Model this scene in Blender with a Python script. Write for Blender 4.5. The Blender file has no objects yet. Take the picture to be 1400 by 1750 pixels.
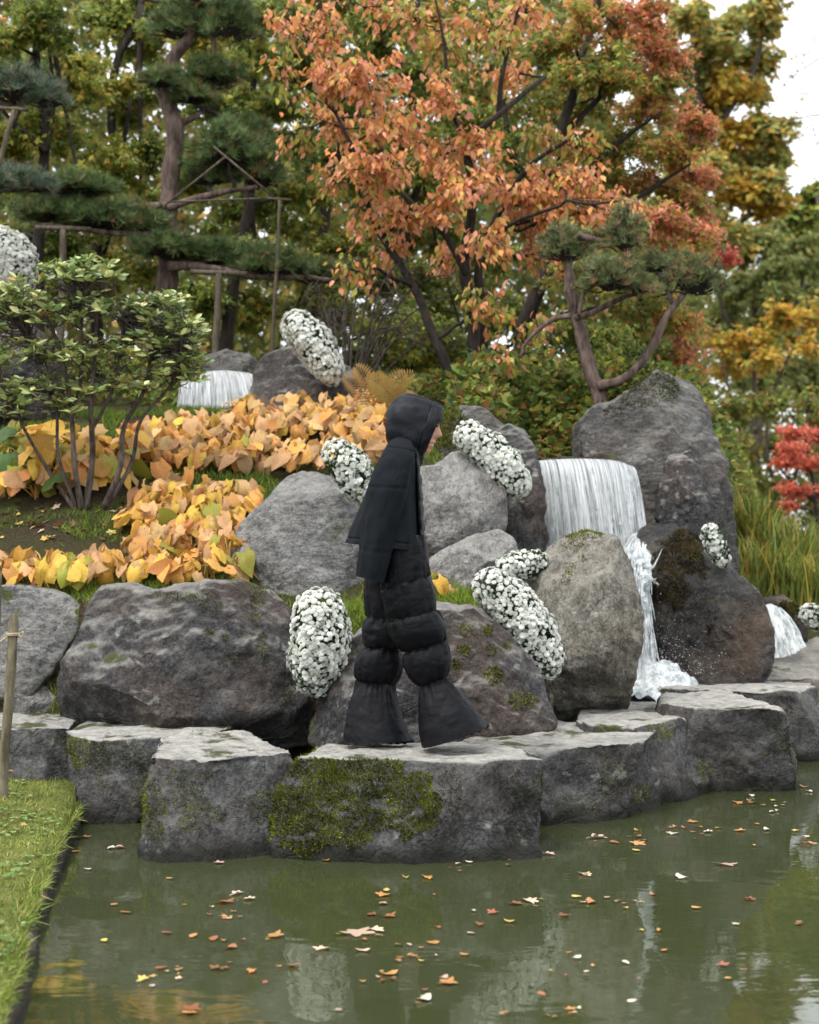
import bpy, math, random
import numpy as np
from mathutils import Vector, Matrix

random.seed(7)
RNG = np.random.default_rng(7)
SC = bpy.context.scene
COL = SC.collection

# ------------------------------------------------------------------ camera
FPX, CX, CY, CAMZ = 2700.0, 700.0, 875.0, 1.32
PITCH = math.atan(85.0 / FPX)
cam_d = bpy.data.cameras.new("camera")
cam_d.sensor_fit = 'HORIZONTAL'
cam_d.sensor_width = 24.0
cam_d.lens = 24.0 * FPX / 1400.0
cam_d.clip_start = 0.05
cam_d.clip_end = 2000.0
cam_d.dof.use_dof = True
cam_d.dof.focus_distance = 7.9
cam_d.dof.aperture_fstop = 2.6
cam = bpy.data.objects.new("camera", cam_d)
COL.objects.link(cam)
cam.location = (0, 0, CAMZ)
cam.rotation_euler = (math.pi / 2 + PITCH, 0, 0)
SC.camera = cam

# ------------------------------------------------------------------ world, sun, exposure
SUN_EL, SUN_AZ = math.radians(60), math.radians(222)      # azimuth from +Y towards +X
w = bpy.data.worlds.new("World")
SC.world = w
w.use_nodes = True
nt = w.node_tree
nt.nodes.clear()
sky = nt.nodes.new('ShaderNodeTexSky')
sky.sky_type = 'NISHITA'
sky.sun_disc = False
sky.sun_elevation = SUN_EL
sky.sun_rotation = SUN_AZ
sky.dust_density = 4.0
sky.air_density = 1.5
hs = nt.nodes.new('ShaderNodeHueSaturation')
hs.inputs['Saturation'].default_value = 0.25
hs.inputs['Value'].default_value = 1.0
tc = nt.nodes.new('ShaderNodeTexCoord')
nz = nt.nodes.new('ShaderNodeTexNoise')
nz.inputs['Scale'].default_value = 2.2
nz.inputs['Detail'].default_value = 5
rmp = nt.nodes.new('ShaderNodeValToRGB')
rmp.color_ramp.elements[0].color = (8.6, 9.0, 9.6, 1)
rmp.color_ramp.elements[0].position = .3
rmp.color_ramp.elements[1].color = (11.5, 11.7, 12.0, 1)
rmp.color_ramp.elements[1].position = .7
mx = nt.nodes.new('ShaderNodeMix')
mx.data_type = 'RGBA'
mx.inputs[0].default_value = 0.78
bg = nt.nodes.new('ShaderNodeBackground')
bg.inputs['Strength'].default_value = 0.1
wo = nt.nodes.new('ShaderNodeOutputWorld')
nt.links.new(tc.outputs['Generated'], nz.inputs['Vector'])
nt.links.new(nz.outputs['Fac'], rmp.inputs['Fac'])
nt.links.new(sky.outputs['Color'], hs.inputs['Color'])
nt.links.new(hs.outputs['Color'], mx.inputs[6])
nt.links.new(rmp.outputs['Color'], mx.inputs[7])
nt.links.new(mx.outputs[2], bg.inputs['Color'])
nt.links.new(bg.outputs['Background'], wo.inputs['Surface'])

sun_d = bpy.data.lights.new("sun", 'SUN')
sun_d.energy = 1.5
sun_d.angle = math.radians(24)
sun_d.color = (1.0, 0.96, 0.9)
sun = bpy.data.objects.new("sun", sun_d)
COL.objects.link(sun)
sdir = Vector((math.sin(SUN_AZ) * math.cos(SUN_EL), math.cos(SUN_AZ) * math.cos(SUN_EL), math.sin(SUN_EL)))
sun.rotation_euler = (-sdir).to_track_quat('-Z', 'Y').to_euler()
sun.location = sdir * 40

SC.view_settings.view_transform = 'Standard'
SC.view_settings.look = 'None'
SC.view_settings.exposure = 1.08
SC.view_settings.gamma = 1
SC.view_settings.use_curve_mapping = False
SC.cycles.max_bounces = 7
SC.cycles.diffuse_bounces = 3
SC.cycles.glossy_bounces = 3
SC.cycles.transmission_bounces = 4
SC.cycles.transparent_max_bounces = 12
SC.cycles.sample_clamp_indirect = 6
SC.cycles.use_denoising = True


# ------------------------------------------------------------------ helpers
def ray(px, py):
    u, v = px - CX, CY - py
    return np.array([u, FPX * math.cos(PITCH) - v * math.sin(PITCH), FPX * math.sin(PITCH) + v * math.cos(PITCH)])


def P(px, py, d):
    r = ray(px, py)
    r = r * (d / r[1])
    return np.array([r[0], r[1], r[2] + CAMZ])


def PZ(px, py, z):
    r = ray(px, py)
    k = (z - CAMZ) / r[2]
    return np.array([r[0] * k, r[1] * k, z])


def S(d):
    return d / FPX


def _hash(ix, iy, iz, seed):
    h = (ix * 374761393 + iy * 668265263 + iz * 2147483647 + seed * 974711) & 0xffffffff
    h = ((h ^ (h >> 13)) * 1274126177) & 0xffffffff
    h = ((h ^ (h >> 16)) * 2246822519) & 0xffffffff
    return ((h ^ (h >> 15)) & 0xffff) / 65535.0


def vnoise(p, seed=0):
    p = np.asarray(p, float)
    i = np.floor(p).astype(np.int64)
    f = p - i
    f = f * f * (3 - 2 * f)
    out = 0
    for dx in (0, 1):
        wx = f[:, 0] if dx else 1 - f[:, 0]
        for dy in (0, 1):
            wy = f[:, 1] if dy else 1 - f[:, 1]
            for dz in (0, 1):
                wz = f[:, 2] if dz else 1 - f[:, 2]
                out = out + wx * wy * wz * _hash(i[:, 0] + dx, i[:, 1] + dy, i[:, 2] + dz, seed)
    return out * 2 - 1


def fbm(p, octv=4, seed=0, gain=.5):
    a, s, o = 1.0, 1.0, 0
    for k in range(octv):
        o = o + a * vnoise(np.asarray(p) * s + 17.3 * k, seed + k)
        a *= gain
        s *= 2.03
    return o


def sstep(a, b, x):
    t = np.clip((x - a) / (b - a), 0, 1)
    return t * t * (3 - 2 * t)


def mesh_data(name, V, polys, mat, smooth=True, col=None, uv=None):
    me = bpy.data.meshes.new(name)
    V = np.ascontiguousarray(V, dtype=np.float32)
    if not isinstance(polys, (list, tuple)):
        polys = [polys]
    polys = [np.asarray(p, dtype=np.int32) for p in polys if len(p)]
    me.vertices.add(len(V))
    me.vertices.foreach_set('co', V.ravel())
    loops = np.concatenate([p.ravel() for p in polys])
    sizes = np.concatenate([np.full(len(p), p.shape[1], np.int32) for p in polys])
    starts = np.concatenate([[0], np.cumsum(sizes)[:-1]]).astype(np.int32)
    me.loops.add(len(loops))
    me.loops.foreach_set('vertex_index', loops)
    me.polygons.add(len(sizes))
    me.polygons.foreach_set('loop_start', starts)
    me.polygons.foreach_set('loop_total', sizes)
    if smooth:
        me.polygons.foreach_set('use_smooth', np.ones(len(sizes), bool))
    me.update(calc_edges=True)
    if col is not None:
        a = me.color_attributes.new('col', 'FLOAT_COLOR', 'POINT')
        c = np.ones((len(V), 4), np.float32)
        c[:, :3] = col
        a.data.foreach_set('color', c.ravel())
    if uv is not None:
        l = me.uv_layers.new(name='uv')
        l.data.foreach_set('uv', np.asarray(uv, np.float32)[loops].ravel())
    if mat is not None:
        me.materials.append(mat)
    me.validate()
    return me


def tag(o, label=None, cat=None, group=None, kind=None):
    for k, v in (('label', label), ('category', cat), ('group', group), ('kind', kind)):
        if v:
            o[k] = v
    return o


def link(name, me, parent=None, loc=(0, 0, 0)):
    o = bpy.data.objects.new(name, me)
    COL.objects.link(o)
    o.location = loc
    if parent is not None:
        o.parent = parent
    return o


def top(name, V, polys, mat, base=None, **kw):
    """a top-level mesh whose origin is at its base"""
    V = np.asarray(V, float)
    if base is None:
        base = np.array([V[:, 0].mean(), V[:, 1].mean(), V[:, 2].min()])
    return link(name, mesh_data(name, V - base, polys, mat, **kw), None, base)


def part(name, V, polys, mat, parent, org=None, kind=None, **kw):
    """a child mesh given in world coordinates"""
    if org is None:
        p, org = parent, np.zeros(3)
        while p is not None:
            org = org + np.array(p.location)
            p = p.parent
    o = link(name, mesh_data(name, np.asarray(V, float) - org, polys, mat, **kw), parent)
    if kind:
        o['kind'] = kind
    return o


def empty(name, loc, label, cat, group=None):
    o = link(name, None, None, loc)
    o.empty_display_size = .1
    return tag(o, label, cat, group)


class MB:
    def __init__(s):
        s.V, s.T, s.Q, s.C, s.n = [], [], [], [], 0

    def add(s, V, T=None, Q=None, c=None):
        V = np.asarray(V, float)
        s.V.append(V)
        if T is not None and len(T):
            s.T.append(np.asarray(T) + s.n)
        if Q is not None and len(Q):
            s.Q.append(np.asarray(Q) + s.n)
        if c is not None:
            c = np.asarray(c, float)
            s.C.append(np.broadcast_to(c, V.shape) if c.ndim == 1 else c)
        s.n += len(V)

    def get(s):
        polys = []
        if s.T:
            polys.append(np.concatenate(s.T))
        if s.Q:
            polys.append(np.concatenate(s.Q))
        return np.concatenate(s.V), polys

    def cols(s):
        return np.concatenate(s.C) if s.C else None

    def part(s, name, mat, parent, kind=None, **kw):
        if not s.V:
            return None
        V, p = s.get()
        return part(name, V, p, mat, parent, kind=kind, col=s.cols(), **kw)

    def top(s, name, mat, **kw):
        V, p = s.get()
        return top(name, V, p, mat, col=s.cols(), **kw)


def catmull(pts, n):
    pts = np.asarray(pts, float)
    k = len(pts)
    if k == 2:
        t = np.linspace(0, 1, n)[:, None]
        return pts[0] * (1 - t) + pts[1] * t
    ext = np.vstack([2 * pts[0] - pts[1], pts, 2 * pts[-1] - pts[-2]])
    u = np.linspace(0, k - 1, n)
    i = np.minimum(u.astype(int), k - 2)
    t = (u - i)[:, None]
    p0, p1, p2, p3 = ext[i], ext[i + 1], ext[i + 2], ext[i + 3]
    return .5 * ((2 * p1) + (-p0 + p2) * t + (2 * p0 - 5 * p1 + 4 * p2 - p3) * t * t + (-p0 + 3 * p1 - 3 * p2 + p3) * t ** 3)


def tube(pts, rad, n=6, cap=True):
    pts = np.asarray(pts, float)
    m = len(pts)
    rad = np.broadcast_to(np.asarray(rad, float), (m,))
    tan = np.gradient(pts, axis=0)
    tan /= np.linalg.norm(tan, axis=1)[:, None] + 1e-9
    ref = np.array([0., 0, 1]) if abs(tan[0][2]) < .9 else np.array([1., 0, 0])
    a = np.cross(tan, ref)
    a /= np.linalg.norm(a, axis=1)[:, None] + 1e-9
    b = np.cross(tan, a)
    th = np.arange(n) * 2 * math.pi / n
    V = pts[:, None] + rad[:, None, None] * (np.cos(th)[None, :, None] * a[:, None] + np.sin(th)[None, :, None] * b[:, None])
    V = V.reshape(-1, 3)
    i = np.arange(m - 1)[:, None] * n
    j = np.arange(n)[None]
    j2 = (j + 1) % n
    Q = np.stack([i + j, i + j2, i + n + j2, i + n + j], -1).reshape(-1, 4)
    T = []
    if cap:
        V = np.vstack([V, pts[0], pts[-1]])
        T = [[m * n, (k + 1) % n, k] for k in range(n)] + [[m * n + 1, (m - 1) * n + k, (m - 1) * n + (k + 1) % n] for k in range(n)]
    return V, T, Q


def unit(v):
    return v / (np.linalg.norm(v, axis=-1, keepdims=True) + 1e-9)


def frames(d, nrm):
    """rotation matrices whose columns are across, along, normal"""
    y = unit(d)
    x = unit(np.cross(y, nrm))
    z = np.cross(x, y)
    return np.stack([x, y, z], -1)


# ------------------------------------------------------------------ materials
def new_mat(name):
    m = bpy.data.materials.new(name)
    m.use_nodes = True
    n = m.node_tree
    n.nodes.clear()
    out = n.nodes.new('ShaderNodeOutputMaterial')
    return m, n, out


class G:
    """tiny node-graph helper"""
    def __init__(s, name):
        s.m, s.t, s.out = new_mat(name)

    def n(s, typ, **kw):
        x = s.t.nodes.new('ShaderNode' + typ)
        for k, v in kw.items():
            if k in x.inputs.keys() if isinstance(k, str) else False:
                x.inputs[k].default_value = v
            else:
                setattr(x, k, v)
        return x

    def l(s, a, b):
        s.t.links.new(a, b)

    def coords(s, rnd=True):
        tc_ = s.n('TexCoord')
        if not rnd:
            return tc_.outputs['Object']
        oi = s.n('ObjectInfo')
        mu = s.n('Math', operation='MULTIPLY')
        s.l(oi.outputs['Random'], mu.inputs[0])
        mu.inputs[1].default_value = 40
        ad = s.n('VectorMath', operation='ADD')
        s.l(tc_.outputs['Object'], ad.inputs[0])
        s.l(mu.outputs[0], ad.inputs[1])
        return ad.outputs[0]

    def noise(s, vec, scale, detail=5, rough=.55, sc3=None, dist=0):
        if sc3:
            mp = s.n('Mapping')
            mp.inputs['Scale'].default_value = sc3
            s.l(vec, mp.inputs['Vector'])
            vec = mp.outputs[0]
        x = s.n('TexNoise')
        x.inputs['Scale'].default_value = scale
        x.inputs['Detail'].default_value = detail
        x.inputs['Roughness'].default_value = rough
        x.inputs['Distortion'].default_value = dist
        s.l(vec, x.inputs['Vector'])
        return x.outputs['Fac']

    def ramp(s, fac, stops):
        r = s.n('ValToRGB')
        cr = r.color_ramp
        while len(cr.elements) < len(stops):
            cr.elements.new(.5)
        for e, (p, c) in zip(cr.elements, stops):
            e.position = p
            e.color = (c, c, c, 1) if isinstance(c, (int, float)) else (*c, 1)
        s.l(fac, r.inputs['Fac'])
        return r.outputs['Color']

    def mix(s, fac, a, b, blend='MIX'):
        x = s.n('Mix', data_type='RGBA', blend_type=blend)
        for v, i in ((fac, 0), (a, 6), (b, 7)):
            if hasattr(v, 'links') or hasattr(v, 'is_linked'):
                s.l(v, x.inputs[i])
            elif i == 0:
                x.inputs[0].default_value = v
            else:
                x.inputs[i].default_value = (*v, 1)
        return x.outputs[2]

    def math(s, op, a, b=0.0, c=None):
        x = s.n('Math', operation=op)
        for v, i in ((a, 0), (b, 1), (c, 2)):
            if v is None:
                continue
            if hasattr(v, 'is_linked'):
                s.l(v, x.inputs[i])
            else:
                x.inputs[i].default_value = v
        return x.outputs[0]

    def bump(s, h, strength, dist=.02, nrm=None):
        b = s.n('Bump')
        b.inputs['Strength'].default_value = strength
        b.inputs['Distance'].default_value = dist
        s.l(h, b.inputs['Height'])
        if nrm is not None:
            s.l(nrm, b.inputs['Normal'])
        return b.outputs[0]

    def bsdf(s, color=None, rough=.7, normal=None, spec=.4, finish=True, **kw):
        b = s.n('BsdfPrincipled')
        if color is not None:
            if hasattr(color, 'is_linked'):
                s.l(color, b.inputs['Base Color'])
            else:
                b.inputs['Base Color'].default_value = (*color, 1)
        if hasattr(rough, 'is_linked'):
            s.l(rough, b.inputs['Roughness'])
        else:
            b.inputs['Roughness'].default_value = rough
        b.inputs['Specular IOR Level'].default_value = spec
        for k, v in kw.items():
            b.inputs[k].default_value = v
        if normal is not None:
            s.l(normal, b.inputs['Normal'])
        if finish:
            s.l(b.outputs[0], s.out.inputs['Surface'])
        return b


def leaf_mat(name, color=None, trans=.35, rough=.5, spec=.25, rib=0):
    g = G(name)
    if color is None:
        at = g.n('Attribute')
        at.attribute_name = 'col'
        c = at.outputs['Color']
    else:
        oi = g.n('ObjectInfo')
        hsv = g.n('HueSaturation')
        hsv.inputs['Color'].default_value = (*color, 1)
        g.l(g.math('MULTIPLY_ADD', oi.outputs['Random'], .03, .488), hsv.inputs['Hue'])
        g.l(g.math('MULTIPLY_ADD', g.math('FRACT', g.math('MULTIPLY', oi.outputs['Random'], 7.31)), .5, .75), hsv.inputs['Value'])
        c = hsv.outputs['Color']
    nrm = None
    if rib:
        v = g.coords(True)
        n1 = g.noise(v, 26, 4)
        c = g.mix(g.ramp(n1, [(.48, 0.0), (.66, .9)]), c, g.mix(.6, c, (.22, .10, .03)))
        n2 = g.noise(g.coords(False), 1, 2, sc3=(rib, rib * .12, 1))
        nrm = g.bump(n2, .5, .01)
    b = g.bsdf(c, rough, nrm, spec, finish=False)
    t = g.n('BsdfTranslucent')
    g.l(c, t.inputs['Color'])
    ms = g.n('MixShader')
    ms.inputs[0].default_value = trans
    g.l(b.outputs[0], ms.inputs[1])
    g.l(t.outputs[0], ms.inputs[2])
    g.l(ms.outputs[0], g.out.inputs['Surface'])
    return g.m


def rock_mat(name, dark=(.045, .045, .048), mid=(.13, .13, .125), light=(.30, .29, .27), bias=.5, warm=0.0, moss=.0, dust=.0, rough=.85,
             lichen=.5, grain=(1, 1, 1), damp=0.0):
    g = G(name)
    v = g.coords()
    n1 = g.noise(v, 2.2, 8, .62, dist=.6)
    n2 = g.noise(v, 9, 8, .7, grain)
    n3 = g.noise(v, 60, 4, .7)
    f = g.math('ADD', g.math('MULTIPLY', n1, .55), g.math('MULTIPLY', n2, .45))
    c = g.ramp(f, [(bias - .11, dark), (bias, mid), (bias + .14, light)])
    n4 = g.noise(v, 24, 8, .78, grain)
    c = g.mix(g.ramp(n4, [(.50, 0.), (.62, .75)]), c, g.mix(.55, c, light))
    c = g.mix(g.ramp(n4, [(.38, .8), (.48, 0.)]), c, g.mix(.75, c, dark))
    c = g.mix(g.ramp(n3, [(.5, 0.), (.68, .7)]), c, g.mix(.6, c, light))
    c = g.mix(g.ramp(n3, [(.34, .7), (.45, 0.)]), c, dark)
    if warm:
        c = g.mix(g.ramp(g.noise(v, 1.6, 5), [(.45, 0.), (.65, warm)]), c, (.16, .09, .045))
    if lichen:
        vo = g.n('TexVoronoi')
        vo.inputs['Scale'].default_value = 11
        vo.inputs['Randomness'].default_value = 1
        nd = g.noise(v, 14, 3)
        av = g.n('VectorMath', operation='ADD')
        g.l(v, av.inputs[0])
        sc = g.n('VectorMath', operation='SCALE')
        g.l(nd, sc.inputs[0])
        sc.inputs['Scale'].default_value = .12
        g.l(sc.outputs[0], av.inputs[1])
        g.l(av.outputs[0], vo.inputs['Vector'])
        spots = g.ramp(vo.outputs['Distance'], [(.2, 1.), (.32, 0.)])
        gate = g.ramp(g.noise(v, 3.1, 4), [(.52, 0.), (.62, lichen)])
        c = g.mix(g.math('MULTIPLY', spots, gate), c, (.42, .43, .39))
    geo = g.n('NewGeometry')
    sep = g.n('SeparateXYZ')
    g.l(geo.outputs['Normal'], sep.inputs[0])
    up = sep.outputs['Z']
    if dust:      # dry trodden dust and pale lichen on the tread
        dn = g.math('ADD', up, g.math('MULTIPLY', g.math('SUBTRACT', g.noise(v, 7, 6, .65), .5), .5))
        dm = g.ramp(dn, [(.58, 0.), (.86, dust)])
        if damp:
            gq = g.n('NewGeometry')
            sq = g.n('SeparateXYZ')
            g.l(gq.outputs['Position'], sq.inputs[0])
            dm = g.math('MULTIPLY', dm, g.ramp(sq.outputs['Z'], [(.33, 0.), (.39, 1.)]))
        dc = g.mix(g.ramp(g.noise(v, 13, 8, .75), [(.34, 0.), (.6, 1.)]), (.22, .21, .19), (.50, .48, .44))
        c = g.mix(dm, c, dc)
    if moss:
        mn = g.math('ADD', g.noise(v, 3.4, 7, .62), g.math('MULTIPLY', up, .10))
        mm = g.ramp(mn, [(.70 - .16 * moss, 0.), (.76 - .16 * moss, .95)])
        mc = g.mix(g.noise(v, 45, 3), (.012, .016, .004), (.085, .10, .012))
        c = g.mix(mm, c, mc)
    if damp:      # wet tide line near the water
        tcx = g.n('TexCoord')
        sp = g.n('SeparateXYZ')
        gp = g.n('NewGeometry')
        g.l(gp.outputs['Position'], sp.inputs[0])
        h = g.math('ADD', sp.outputs['Z'], g.math('MULTIPLY', g.math('SUBTRACT', g.noise(v, 5, 4), .5), .12))
        dm = g.ramp(h, [(.03, damp), (.11, 0.)])
        c = g.mix(dm, c, (.014, .014, .010))
    nb = g.noise(v, 5, 9, .7, grain)
    nb2 = g.noise(v, 28, 6, .7)
    vb = g.n('TexVoronoi', feature='DISTANCE_TO_EDGE')
    vb.inputs['Scale'].default_value = 3.2
    wv = g.n('VectorMath', operation='ADD')
    g.l(v, wv.inputs[0])
    sc2 = g.n('VectorMath', operation='SCALE')
    g.l(g.noise(v, 3, 5), sc2.inputs[0])
    sc2.inputs['Scale'].default_value = .7
    g.l(sc2.outputs[0], wv.inputs[1])
    g.l(wv.outputs[0], vb.inputs['Vector'])
    crack = g.ramp(vb.outputs['Distance'], [(.0, 0.), (.035, 1.)])
    h = g.math('ADD', g.math('MULTIPLY', nb, 1.0), g.math('MULTIPLY', nb2, .6))
    h = g.math('ADD', h, g.math('MULTIPLY', crack, .12))
    nrm = g.bump(h, 1.0, .06)
    g.bsdf(c, rough, nrm, .3)
    return g.m


def bark_mat(name, a=(.03, .022, .017), b=(.10, .075, .058), scale=30, rough=.9):
    g = G(name)
    v = g.coords()
    n1 = g.noise(v, scale, 6, .65, (1, 1, .25))
    c = g.ramp(n1, [(.35, a), (.65, b)])
    g.bsdf(c, rough, g.bump(n1, .8, .02), .25)
    return g.m


M = {}
M['leaf'] = leaf_mat('foliage_leaf', trans=.4)
M['leaf_dull'] = leaf_mat('foliage_leaf_far', trans=.4, rough=.65)
M['needle'] = leaf_mat('pine_needle', trans=.12, rough=.55)
M['bark_dark'] = bark_mat('bark_dark', (.012, .009, .007), (.045, .035, .028))
M['bark_pine'] = bark_mat('bark_pine', (.035, .024, .02), (.17, .12, .10), 22)
M['bark_grey'] = bark_mat('bark_grey', (.035, .028, .022), (.13, .105, .085), 40)
M['twig'] = bark_mat('twig_bark', (.03, .024, .02), (.11, .09, .075), 40)
M['pole'] = bark_mat('weathered_pole', (.045, .037, .026), (.13, .105, .075), 26)
M['post'] = bark_mat('fence_post_wood', (.07, .06, .035), (.22, .19, .13), 24)
M['rope'] = bark_mat('rope_fibre', (.3, .24, .15), (.5, .43, .3), 90)

# ------------------------------------------------------------------ ground, water
def hill_h(x, y):
    z = np.interp(y, [8.6, 9.3, 9.75, 11.0, 12.0, 14.0, 16.0, 19.0, 26.0, 60.0], [-.5, .30, 1.06, 1.58, 2.0, 2.66, 3.0, 3.05, 2.9, 2.2])
    return z


def low_h(x, y):
    return np.interp(y, [9.8, 11.8, 12.4, 14, 20, 60], [-.6, -.35, .5, .95, 1.05, 1.1])


def ground_h(x, y):
    x, y = np.asarray(x, float), np.asarray(y, float)
    xb = np.interp(y, [9.0, 11.9, 12.5, 14, 20, 60], [.80, .80, 2.0, 2.75, 4.3, 14])
    m = sstep(-.45, .45, xb - x)
    z = low_h(x, y) * (1 - m) + hill_h(x, y) * m
    # stream bed above the main fall
    z = z - .45 * sstep(.55, .25, np.abs(x - 1.25)) * sstep(12.0, 12.4, y) * sstep(15, 14, y)
    p = np.stack([x, y, 0 * x], -1).reshape(-1, 3)
    z = z + .06 * fbm(p * .9, 3, 3).reshape(z.shape) * sstep(8.8, 9.6, y)
    # pond side: keep the bed below the water
    return np.where(y < 8.6, -.5 + 0 * z, z)


gx = np.unique(np.concatenate([np.linspace(-900, -60, 8), np.linspace(-60, -8, 14), np.linspace(-8, -4, 14), np.linspace(-4, 5.5, 110),
                               np.linspace(5.5, 12, 16), np.linspace(12, 60, 12), np.linspace(60, 900, 8)]))
gy = np.unique(np.concatenate([np.linspace(-60, 8, 8), np.linspace(8, 17, 110), np.linspace(17, 30, 26), np.linspace(30, 70, 12), np.linspace(70, 1500, 9)]))
X, Y = np.meshgrid(gx, gy)
Z = ground_h(X, Y)
nxg, nyg = len(gx), len(gy)
ii = (np.arange(nyg - 1)[:, None] * nxg + np.arange(nxg - 1)[None]).ravel()
gq = np.stack([ii, ii + 1, ii + 1 + nxg, ii + nxg], -1)
g = G('hillside_ground')
v = g.coords(False)
n1 = g.noise(v, 1.1, 6)
n2 = g.noise(v, 14, 6, .7)
n3 = g.noise(v, 55, 6, .75)
soil = g.mix(g.ramp(n3, [(.35, 0.), (.62, 1.)]), (.016, .012, .008), (.11, .08, .05))
gr = g.mix(n2, (.025, .045, .008), (.10, .14, .022))
c = g.mix(g.ramp(n1, [(.38, 0.), (.52, 1.)]), g.mix(g.ramp(n3, [(.4, 0.), (.6, .8)]), gr, soil), soil)
g.bsdf(c, .95, g.bump(g.math('ADD', n2, n3), 1, .05), .1)
M['ground'] = g.m
o = link('ground', mesh_data('ground', np.stack([X, Y, Z], -1).reshape(-1, 3), gq, g.m))
tag(o, 'grassy hillside and woodland ground', None, kind='structure')

g = G('pond_water')
v = g.coords(False)
na = g.noise(v, 1.3, 3, .5, (1, .8, 1), .5)
nb = g.noise(v, 4.5, 3, .5, (.8, 1.3, 1), 1.0)
h = g.math('ADD', na, g.math('MULTIPLY', nb, .16))
silt = g.mix(g.noise(v, .7, 3), (.032, .040, .016), (.042, .049, .020))
g.bsdf(silt, .03, g.bump(h, .065, .10), .5, IOR=1.45)
M['water'] = g.m
o = link('pond_water', mesh_data('pond_water', [(-40, -40, 0), (40, -40, 0), (40, 12.6, 0), (-40, 12.6, 0)], np.array([[0, 1, 2, 3]]), g.m))
tag(o, 'murky green pond surface', None, kind='structure')

# ------------------------------------------------------------------ rocks
def resample(poly, n, smooth=2):
    poly = np.asarray(poly, float)
    q = np.vstack([poly, poly[:1]])
    s = np.concatenate([[0], np.cumsum(np.linalg.norm(np.diff(q, axis=0), axis=1))])
    t = np.linspace(0, s[-1], n, endpoint=False)
    r = np.stack([np.interp(t, s, q[:, k]) for k in range(q.shape[1])], -1)
    for _ in range(smooth):
        r = (np.roll(r, 1, 0) + 2 * r + np.roll(r, -1, 0)) / 4
    return r


def grid_faces(m, n):
    i = np.arange(m - 1)[:, None] * n
    j = np.arange(n)[None]
    j2 = (j + 1) % n
    return np.stack([i + j, i + j2, i + n + j2, i + n + j], -1).reshape(-1, 4)


def vnormals(V, F):
    a, b, c = V[F[:, 0]], V[F[:, 1]], V[F[:, 2]]
    fn = np.cross(b - a, c - a)
    N = np.zeros_like(V)
    for k in range(F.shape[1]):
        np.add.at(N, F[:, k], fn)
    return unit(N)


ROCKS = {}


def rough_rock(V, F, size, seed, rs, facets, amp, normal_fn, wt=None):
    c = V.mean(0)
    lo, hi = V.min(0), V.max(0)
    for k in range(facets):
        nrm = normal_fn(rs)
        d = (V - c) @ nrm
        off = d.max() * rs.uniform(.68, .95)
        ex = np.clip(d - off, 0, None)
        V = V - ex[:, None] * nrm * .98
    l2, h2 = V.min(0), V.max(0)
    V = (V - l2) / (h2 - l2) * (hi - lo) + lo          # cutting the facets must not shrink the stone
    N = vnormals(V, F)
    q = V / size
    ridge = 1 - np.abs(fbm(q * 2.6 + seed, 4, seed + 9)) * 1.7
    strata = np.abs(((q @ unit(np.array([.35, .2, 1.0]))) * 7 + 1.2 * fbm(q * 2 + 5, 3, seed + 4)) % 1 - .5) * 2
    disp = amp * size * (.014 * fbm(q * 1.7 + seed, 3, seed) + .011 * ridge + .004 * sstep(.15, .5, strata)
                         + .014 * fbm(q * 9, 5, seed + 21, .62))
    if wt is not None:
        disp = disp * wt
    return V + N * disp[:, None]


def boulder(key, poly, d, thick, mat, label, seed, lean=.22, facets=24, p=3.6, amp=1.0, name='boulder', dens=1.0, up=.25, cat='boulder'):
    rs = np.random.default_rng(seed)
    W = np.array([P(a, b, d - .55 * thick) for a, b in poly])
    size = max(np.ptp(W[:, 0]), np.ptp(W[:, 2]))
    n = int(np.clip(150 * dens, 60, 220))
    m = int(n * .5)
    out = resample(W, n, 2)
    c = np.array([(out[:, 0].min() + out[:, 0].max()) / 2, d, (out[:, 2].min() + out[:, 2].max()) / 2])
    t = -np.cos(np.linspace(0.02, math.pi - .02, m))
    s = (1 - np.abs(t) ** p) ** (1 / p)
    V = c + (out - c)[None] * s[:, None, None]
    V[:, :, 1] = d + thick * t[:, None] + lean * (V[:, :, 2] - c[2])
    F = grid_faces(m, n)
    V = V.reshape(-1, 3)
    V = np.vstack([V, V[:n].mean(0), V[-n:].mean(0)])
    j = np.arange(n)
    cap = np.concatenate([np.stack([np.full(n, m * n), (j + 1) % n, j, np.full(n, m * n)], -1),
                          np.stack([np.full(n, m * n + 1), (m - 1) * n + j, (m - 1) * n + (j + 1) % n, np.full(n, m * n + 1)], -1)])

    def nf(r):
        return unit(np.array([r.normal(0, .55), -1.0, r.normal(up, .5)]))
    Fa = F
    V = rough_rock(V, Fa, size, seed, rs, facets, amp, nf)
    V[m * n] = V[:n].mean(0)
    V[m * n + 1] = V[(m - 1) * n:m * n].mean(0)
    o = top(name, V, [F, cap[:, :3]], mat)
    tag(o, label, cat)
    ROCKS[key] = (o, V, F)
    return o


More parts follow.
